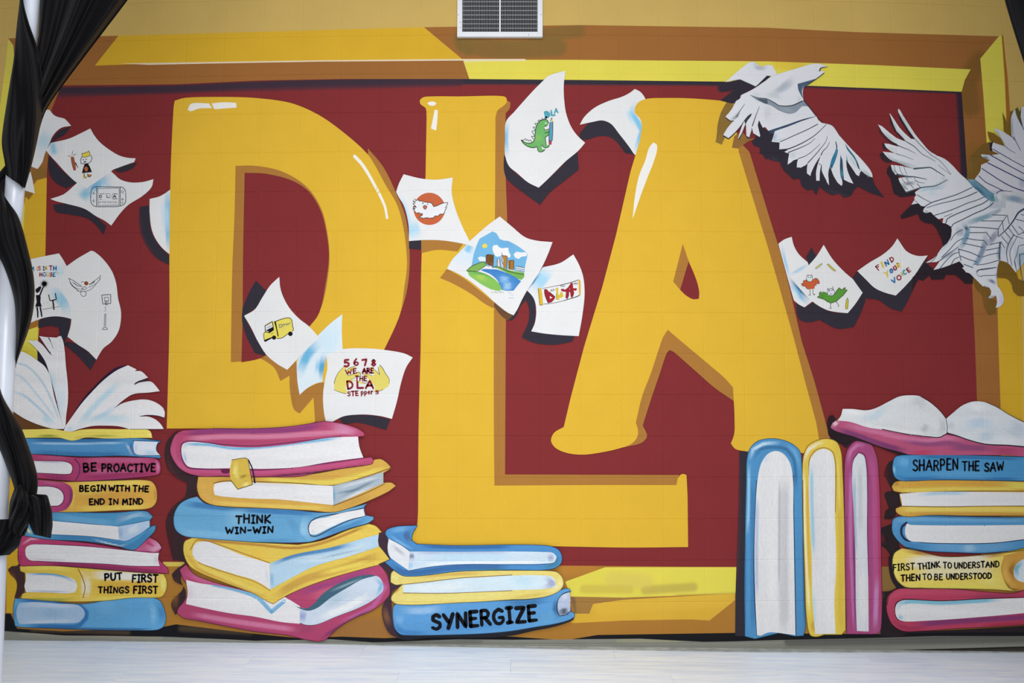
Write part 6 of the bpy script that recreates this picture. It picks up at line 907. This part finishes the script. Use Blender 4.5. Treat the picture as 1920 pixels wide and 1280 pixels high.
for i in range(n):
    x = xl+fr+(xr-xl-2*fr)*(i+.5)/n
    if bl is None:
        o = bm_obj('blade', [box(-.0009, .0009, -.012, -.003, zb+fr-.001, zt-fr+.001)], M_blade, gr); bl = o
    else: o = bl.copy(); COL.objects.link(o)
    o.location.x = x
rods = int((zt-zb-2*fr)/.0232); rd = None
for i in range(rods+1):
    z = zb+fr+.0215+.0232*i
    if z > zt-fr-.004: break
    if rd is None: rd = o = bm_obj('rod', [box(xl+fr-.001, xr-fr+.001, -.0145, -.0112, -.0012, .0012)], M_blade, gr)
    else: o = rd.copy(); COL.objects.link(o)
    o.location.z = z
def disc(cx, cz, y, r, th=.002):
    import bmesh
    bm = bmesh.new(); bmesh.ops.create_cone(bm, cap_ends=True, segments=12, radius1=r, radius2=r*.8, depth=th)
    bmesh.ops.rotate(bm, verts=bm.verts, matrix=Matrix.Rotation(math.pi/2, 3, 'X')); bmesh.ops.translate(bm, verts=bm.verts, vec=(cx, y, cz)); return bm
M_screw = plain('screw_grey', '6c6d70', .4, .6)
for px, py in ((859.5, 28), (863, 41.8), (863, 51.8), (1014.5, 27.5), (991.5, 65.2)):
    p = wpt(px, py, -.022); bm_obj('screw', [disc(p[0], p[2], -.0226, .0024)], M_screw, gr)
# ------------------------------------------------------------------ white pole and black drapes
YP = -1.95
M_pole = plain('pole_white', 'b9bfcb', .35, spec=.5, noise=(6, .05))
def lathe(profile, cx, cy, seg=28):
    V, Fc = [], []
    for r, z in profile:
        for i in range(seg): a = 2*math.pi*i/seg; V.append((cx+r*math.cos(a), cy+r*math.sin(a), z))
    for k in range(len(profile)-1):
        for i in range(seg): j = (i+1) % seg; Fc.append((k*seg+i, k*seg+j, (k+1)*seg+j, (k+1)*seg+i))
    Fc.append(tuple(range(seg))[::-1]); Fc.append(tuple((len(profile)-1)*seg+i for i in range(seg)))
    return V, Fc
pa = wpt(-7, 640, YP); pb_ = wpt(28, 640, YP); prad = (pb_[0]-pa[0])/2; pxc = (pa[0]+pb_[0])/2
pole = link('drape_pole', None, None, 'white upright pole at the left edge with black cloth wound around it', 'pole')
fz = floor_z(pxc)
def tube_mesh(axis, r, seg=28):
    A = [wpt(px, py, YP) for px, py in axis]; V, Fc = [], []
    for p in A:
        for i in range(seg): t = 2*math.pi*i/seg; V.append((p[0]+r*math.cos(t), p[1]+r*math.sin(t), p[2]))
    for k in range(len(A)-1):
        for i in range(seg): j = (i+1) % seg; Fc.append((k*seg+i, (k+1)*seg+i, (k+1)*seg+j, k*seg+j))
    Fc.append(tuple(range(seg))); Fc.append(tuple((len(A)-1)*seg+i for i in range(seg))[::-1])
    return mesh('tube', V, Fc, None, M_pole)
link('upper_tube', tube_mesh([(82, -260), (57, 0), (28, 352), (18, 470)], prad*.94), pole)
link('lower_tube', tube_mesh([(20, 440), (10.5, 640), (-5, 960), (-16, 1280), (-24, 1560)], prad), pole)
pxc = wpt(-24, 1560, YP)[0]; fz = floor_z(pxc)
V, Fc = lathe([(.2, fz), (.2, fz+.008), (.19, fz+.012), (prad*1.3, fz+.014), (prad*1.3, fz+.06), (prad*1.05, fz+.065)], pxc, YP, 40)
link('base_plate', mesh('base_plate', V, Fc, None, plain('base_steel', '8e9096', .4, .5)), pole)
for me in (o.data for o in pole.children if o.data):
    for p in me.polygons: p.use_smooth = len(p.vertices) == 4
cm, nt, b = mat_new('black_satin_cloth'); N = nt.nodes; Lk = nt.links
b.inputs['Base Color'].default_value = (.0035, .0035, .0045, 1); b.inputs['Roughness'].default_value = .6; b.inputs['Specular IOR Level'].default_value = .07
b.inputs['Sheen Weight'].default_value = .02; b.inputs['Sheen Roughness'].default_value = .4
tc = N.new('ShaderNodeTexCoord'); n1 = N.new('ShaderNodeTexNoise'); n1.inputs['Scale'].default_value = 14; n1.inputs['Detail'].default_value = 3; n1.inputs['Distortion'].default_value = .8
Lk.new(tc.outputs['Object'], n1.inputs['Vector']); bp = N.new('ShaderNodeBump'); bp.inputs['Strength'].default_value = .2; bp.inputs['Distance'].default_value = .01
Lk.new(n1.outputs['Fac'], bp.inputs['Height']); Lk.new(bp.outputs[0], b.inputs['Normal'])
def cloth(left, right, front, back, folds, amp, twist=0.0, n=70, m=90, sharp=1.0, shift=0.0, shape=1.0):
    """closed gathered cloth between two edge curves; front/back give its depth range along the length"""
    def samp(s):
        P = np.array([[float(v) for v in t.split(',')] for t in s.split()])
        d = np.concatenate([[0], np.cumsum(np.hypot(*np.diff(P, axis=0).T))]); t = np.linspace(0, 1, n)*d[-1]
        # smooth resample
        x = np.interp(t, d, P[:, 0]); y = np.interp(t, d, P[:, 1])
        k = np.ones(5)/5
        for _ in range(2):
            x[2:-2] = np.convolve(x, k, 'valid'); y[2:-2] = np.convolve(y, k, 'valid')
        return x, y
    lx, ly = samp(left); rx, ry = samp(right)
    V, Fc = [], []
    for i in range(n):
        t = i/(n-1); yf = np.interp(t, np.linspace(0, 1, len(front)), front); yb = np.interp(t, np.linspace(0, 1, len(back)), back); ym = (yf+yb)/2
        for j in range(m):
            a = 2*math.pi*j/m; ca, sa = math.cos(a), math.sin(a)
            u = .5-.5*ca          # 0 at the left edge, 1 at the right edge
            px = lx[i]*(1-u)+rx[i]*u; py = ly[i]*(1-u)+ry[i]*u
            wv = math.sin(folds*math.pi*2*(u+twist*t)+shift)+.45*math.sin(folds*math.pi*3.3*(u+twist*.7*t)+1.3+shift)
            prof = abs(sa)**shape*(1 if sa > 0 else -1)
            dep = ym-(yb-yf)/2*-prof*-1 if False else ym-prof*(yb-yf)/2
            dep -= amp*wv*(abs(sa)**.5)*(1 if sa > 0 else .3)
            p = wpt(px, py, dep); V.append(tuple(p))
    for i in range(n-1):
        for j in range(m): k = (j+1) % m; Fc.append((i*m+j, i*m+k, (i+1)*m+k, (i+1)*m+j))
    Fc.append(tuple(range(m))[::-1]); Fc.append(tuple((n-1)*m+j for j in range(m)))
    me = mesh('cloth', V, Fc, None, cm)
    import bmesh
    bm = bmesh.new(); bm.from_mesh(me); bmesh.ops.recalc_face_normals(bm, faces=bm.faces); bm.to_mesh(me); bm.free()
    for p in me.polygons: p.use_smooth = len(p.vertices) == 4
    return me
dr = link('drape', None, None, 'black satin drape gathered and twisted around the white pole at the left', 'curtain')
link('hanging_panel', cloth('82,-260 78,-100 76,0 70,90 55,170 38,250 22,330', '420,-260 322,-120 240,0 180,78 120,157 80,212 71,260 62,300 46,356', (YP-.03, YP-.05, YP-.03, YP-.02), (YP+.1, YP+.09, YP+.06, YP+.05), 2.6, .03, .1), dr, 'wide pleated part hanging from above')
link('front_wrap', cloth('42,-60 37,0 30,60 26,110 16,170 5,240 2,275 9,300 11,328', '46,-60 42,0 56,50 70,85 78,130 81,180 80,214 72,255 61,305 47,353', (YP-.07, YP-.09, YP-.09, YP-.07), (YP-.03, YP+.03, YP+.04, YP-.02), 1.6, .014, -.9), dr, 'ribbed wrap crossing in front of the pole')
link('swag', cloth('18,300 -14,338 -36,395 -28,440 -6,474 8,500 20,535 28,565 30,610 31,650 27,672', '42,335 14,348 9,362 14,376 30,394 42,425 52,465 62,505 66,545 62,590 52,625 40,655 28,690', (YP+.03, YP-.045, YP-.07, YP-.08, YP-.07, YP-.05, YP+.02), (YP+.08, YP+.05, YP+.02, YP+.02, YP+.03, YP+.05, YP+.07), 2.0, .008, .3), dr, 'smooth swag looping round the right of the pole')
link('lower_swag', cloth('22,650 -18,685 -34,735 -28,790 -6,830 6,858 16,885 24,905 30,930', '30,688 4,708 1,728 8,750 22,772 40,800 55,840 66,872 72,898 70,928 62,945', (YP+.03, YP-.05, YP-.09, YP-.08, YP-.05), (YP+.08, YP+.04, YP-.01, YP+.03, YP+.03), 2.2, .008, .5), dr)
link('knot', cloth('28,912 18,940 16,965 14,990 22,1000', '40,908 52,925 60,945 58,968 52,992 46,1005', (YP-.08, YP-.12, YP-.11, YP-.07), (YP-.0, YP+.03, YP+.03, YP+.0), 3.0, .010, .8), dr)
link('bow_end', cloth('42,930 45,950 52,975 58,990 64,1002', '70,926 89,927 98,958 99,985 95,1009', (YP-.08, YP-.1, YP-.09, YP-.07), (YP-.04, YP-.04, YP-.04, YP-.04), 2.2, .012, .3), dr, 'loose bow end sticking out to the right')
link('tail', cloth('-50,975 -50,1000 -50,1045', '44,972 45,995 36,1024 18,1040', (YP-.06, YP-.08, YP-.06), (YP-.03, YP-.01, YP-.02), 2.0, .008, .3), dr)
d2 = link('drape', None, None, 'black drape hanging past the top right corner', 'curtain')
link('hanging_panel', cloth('1830,-260 1868,-60 1883,0 1901,60 1921,122 1960,240 2010,420', '2300,-260 2260,-60 2240,60 2200,240 2150,420', (YP-.05,)*3, (YP+.07,)*3, 6, .014, .1), d2)
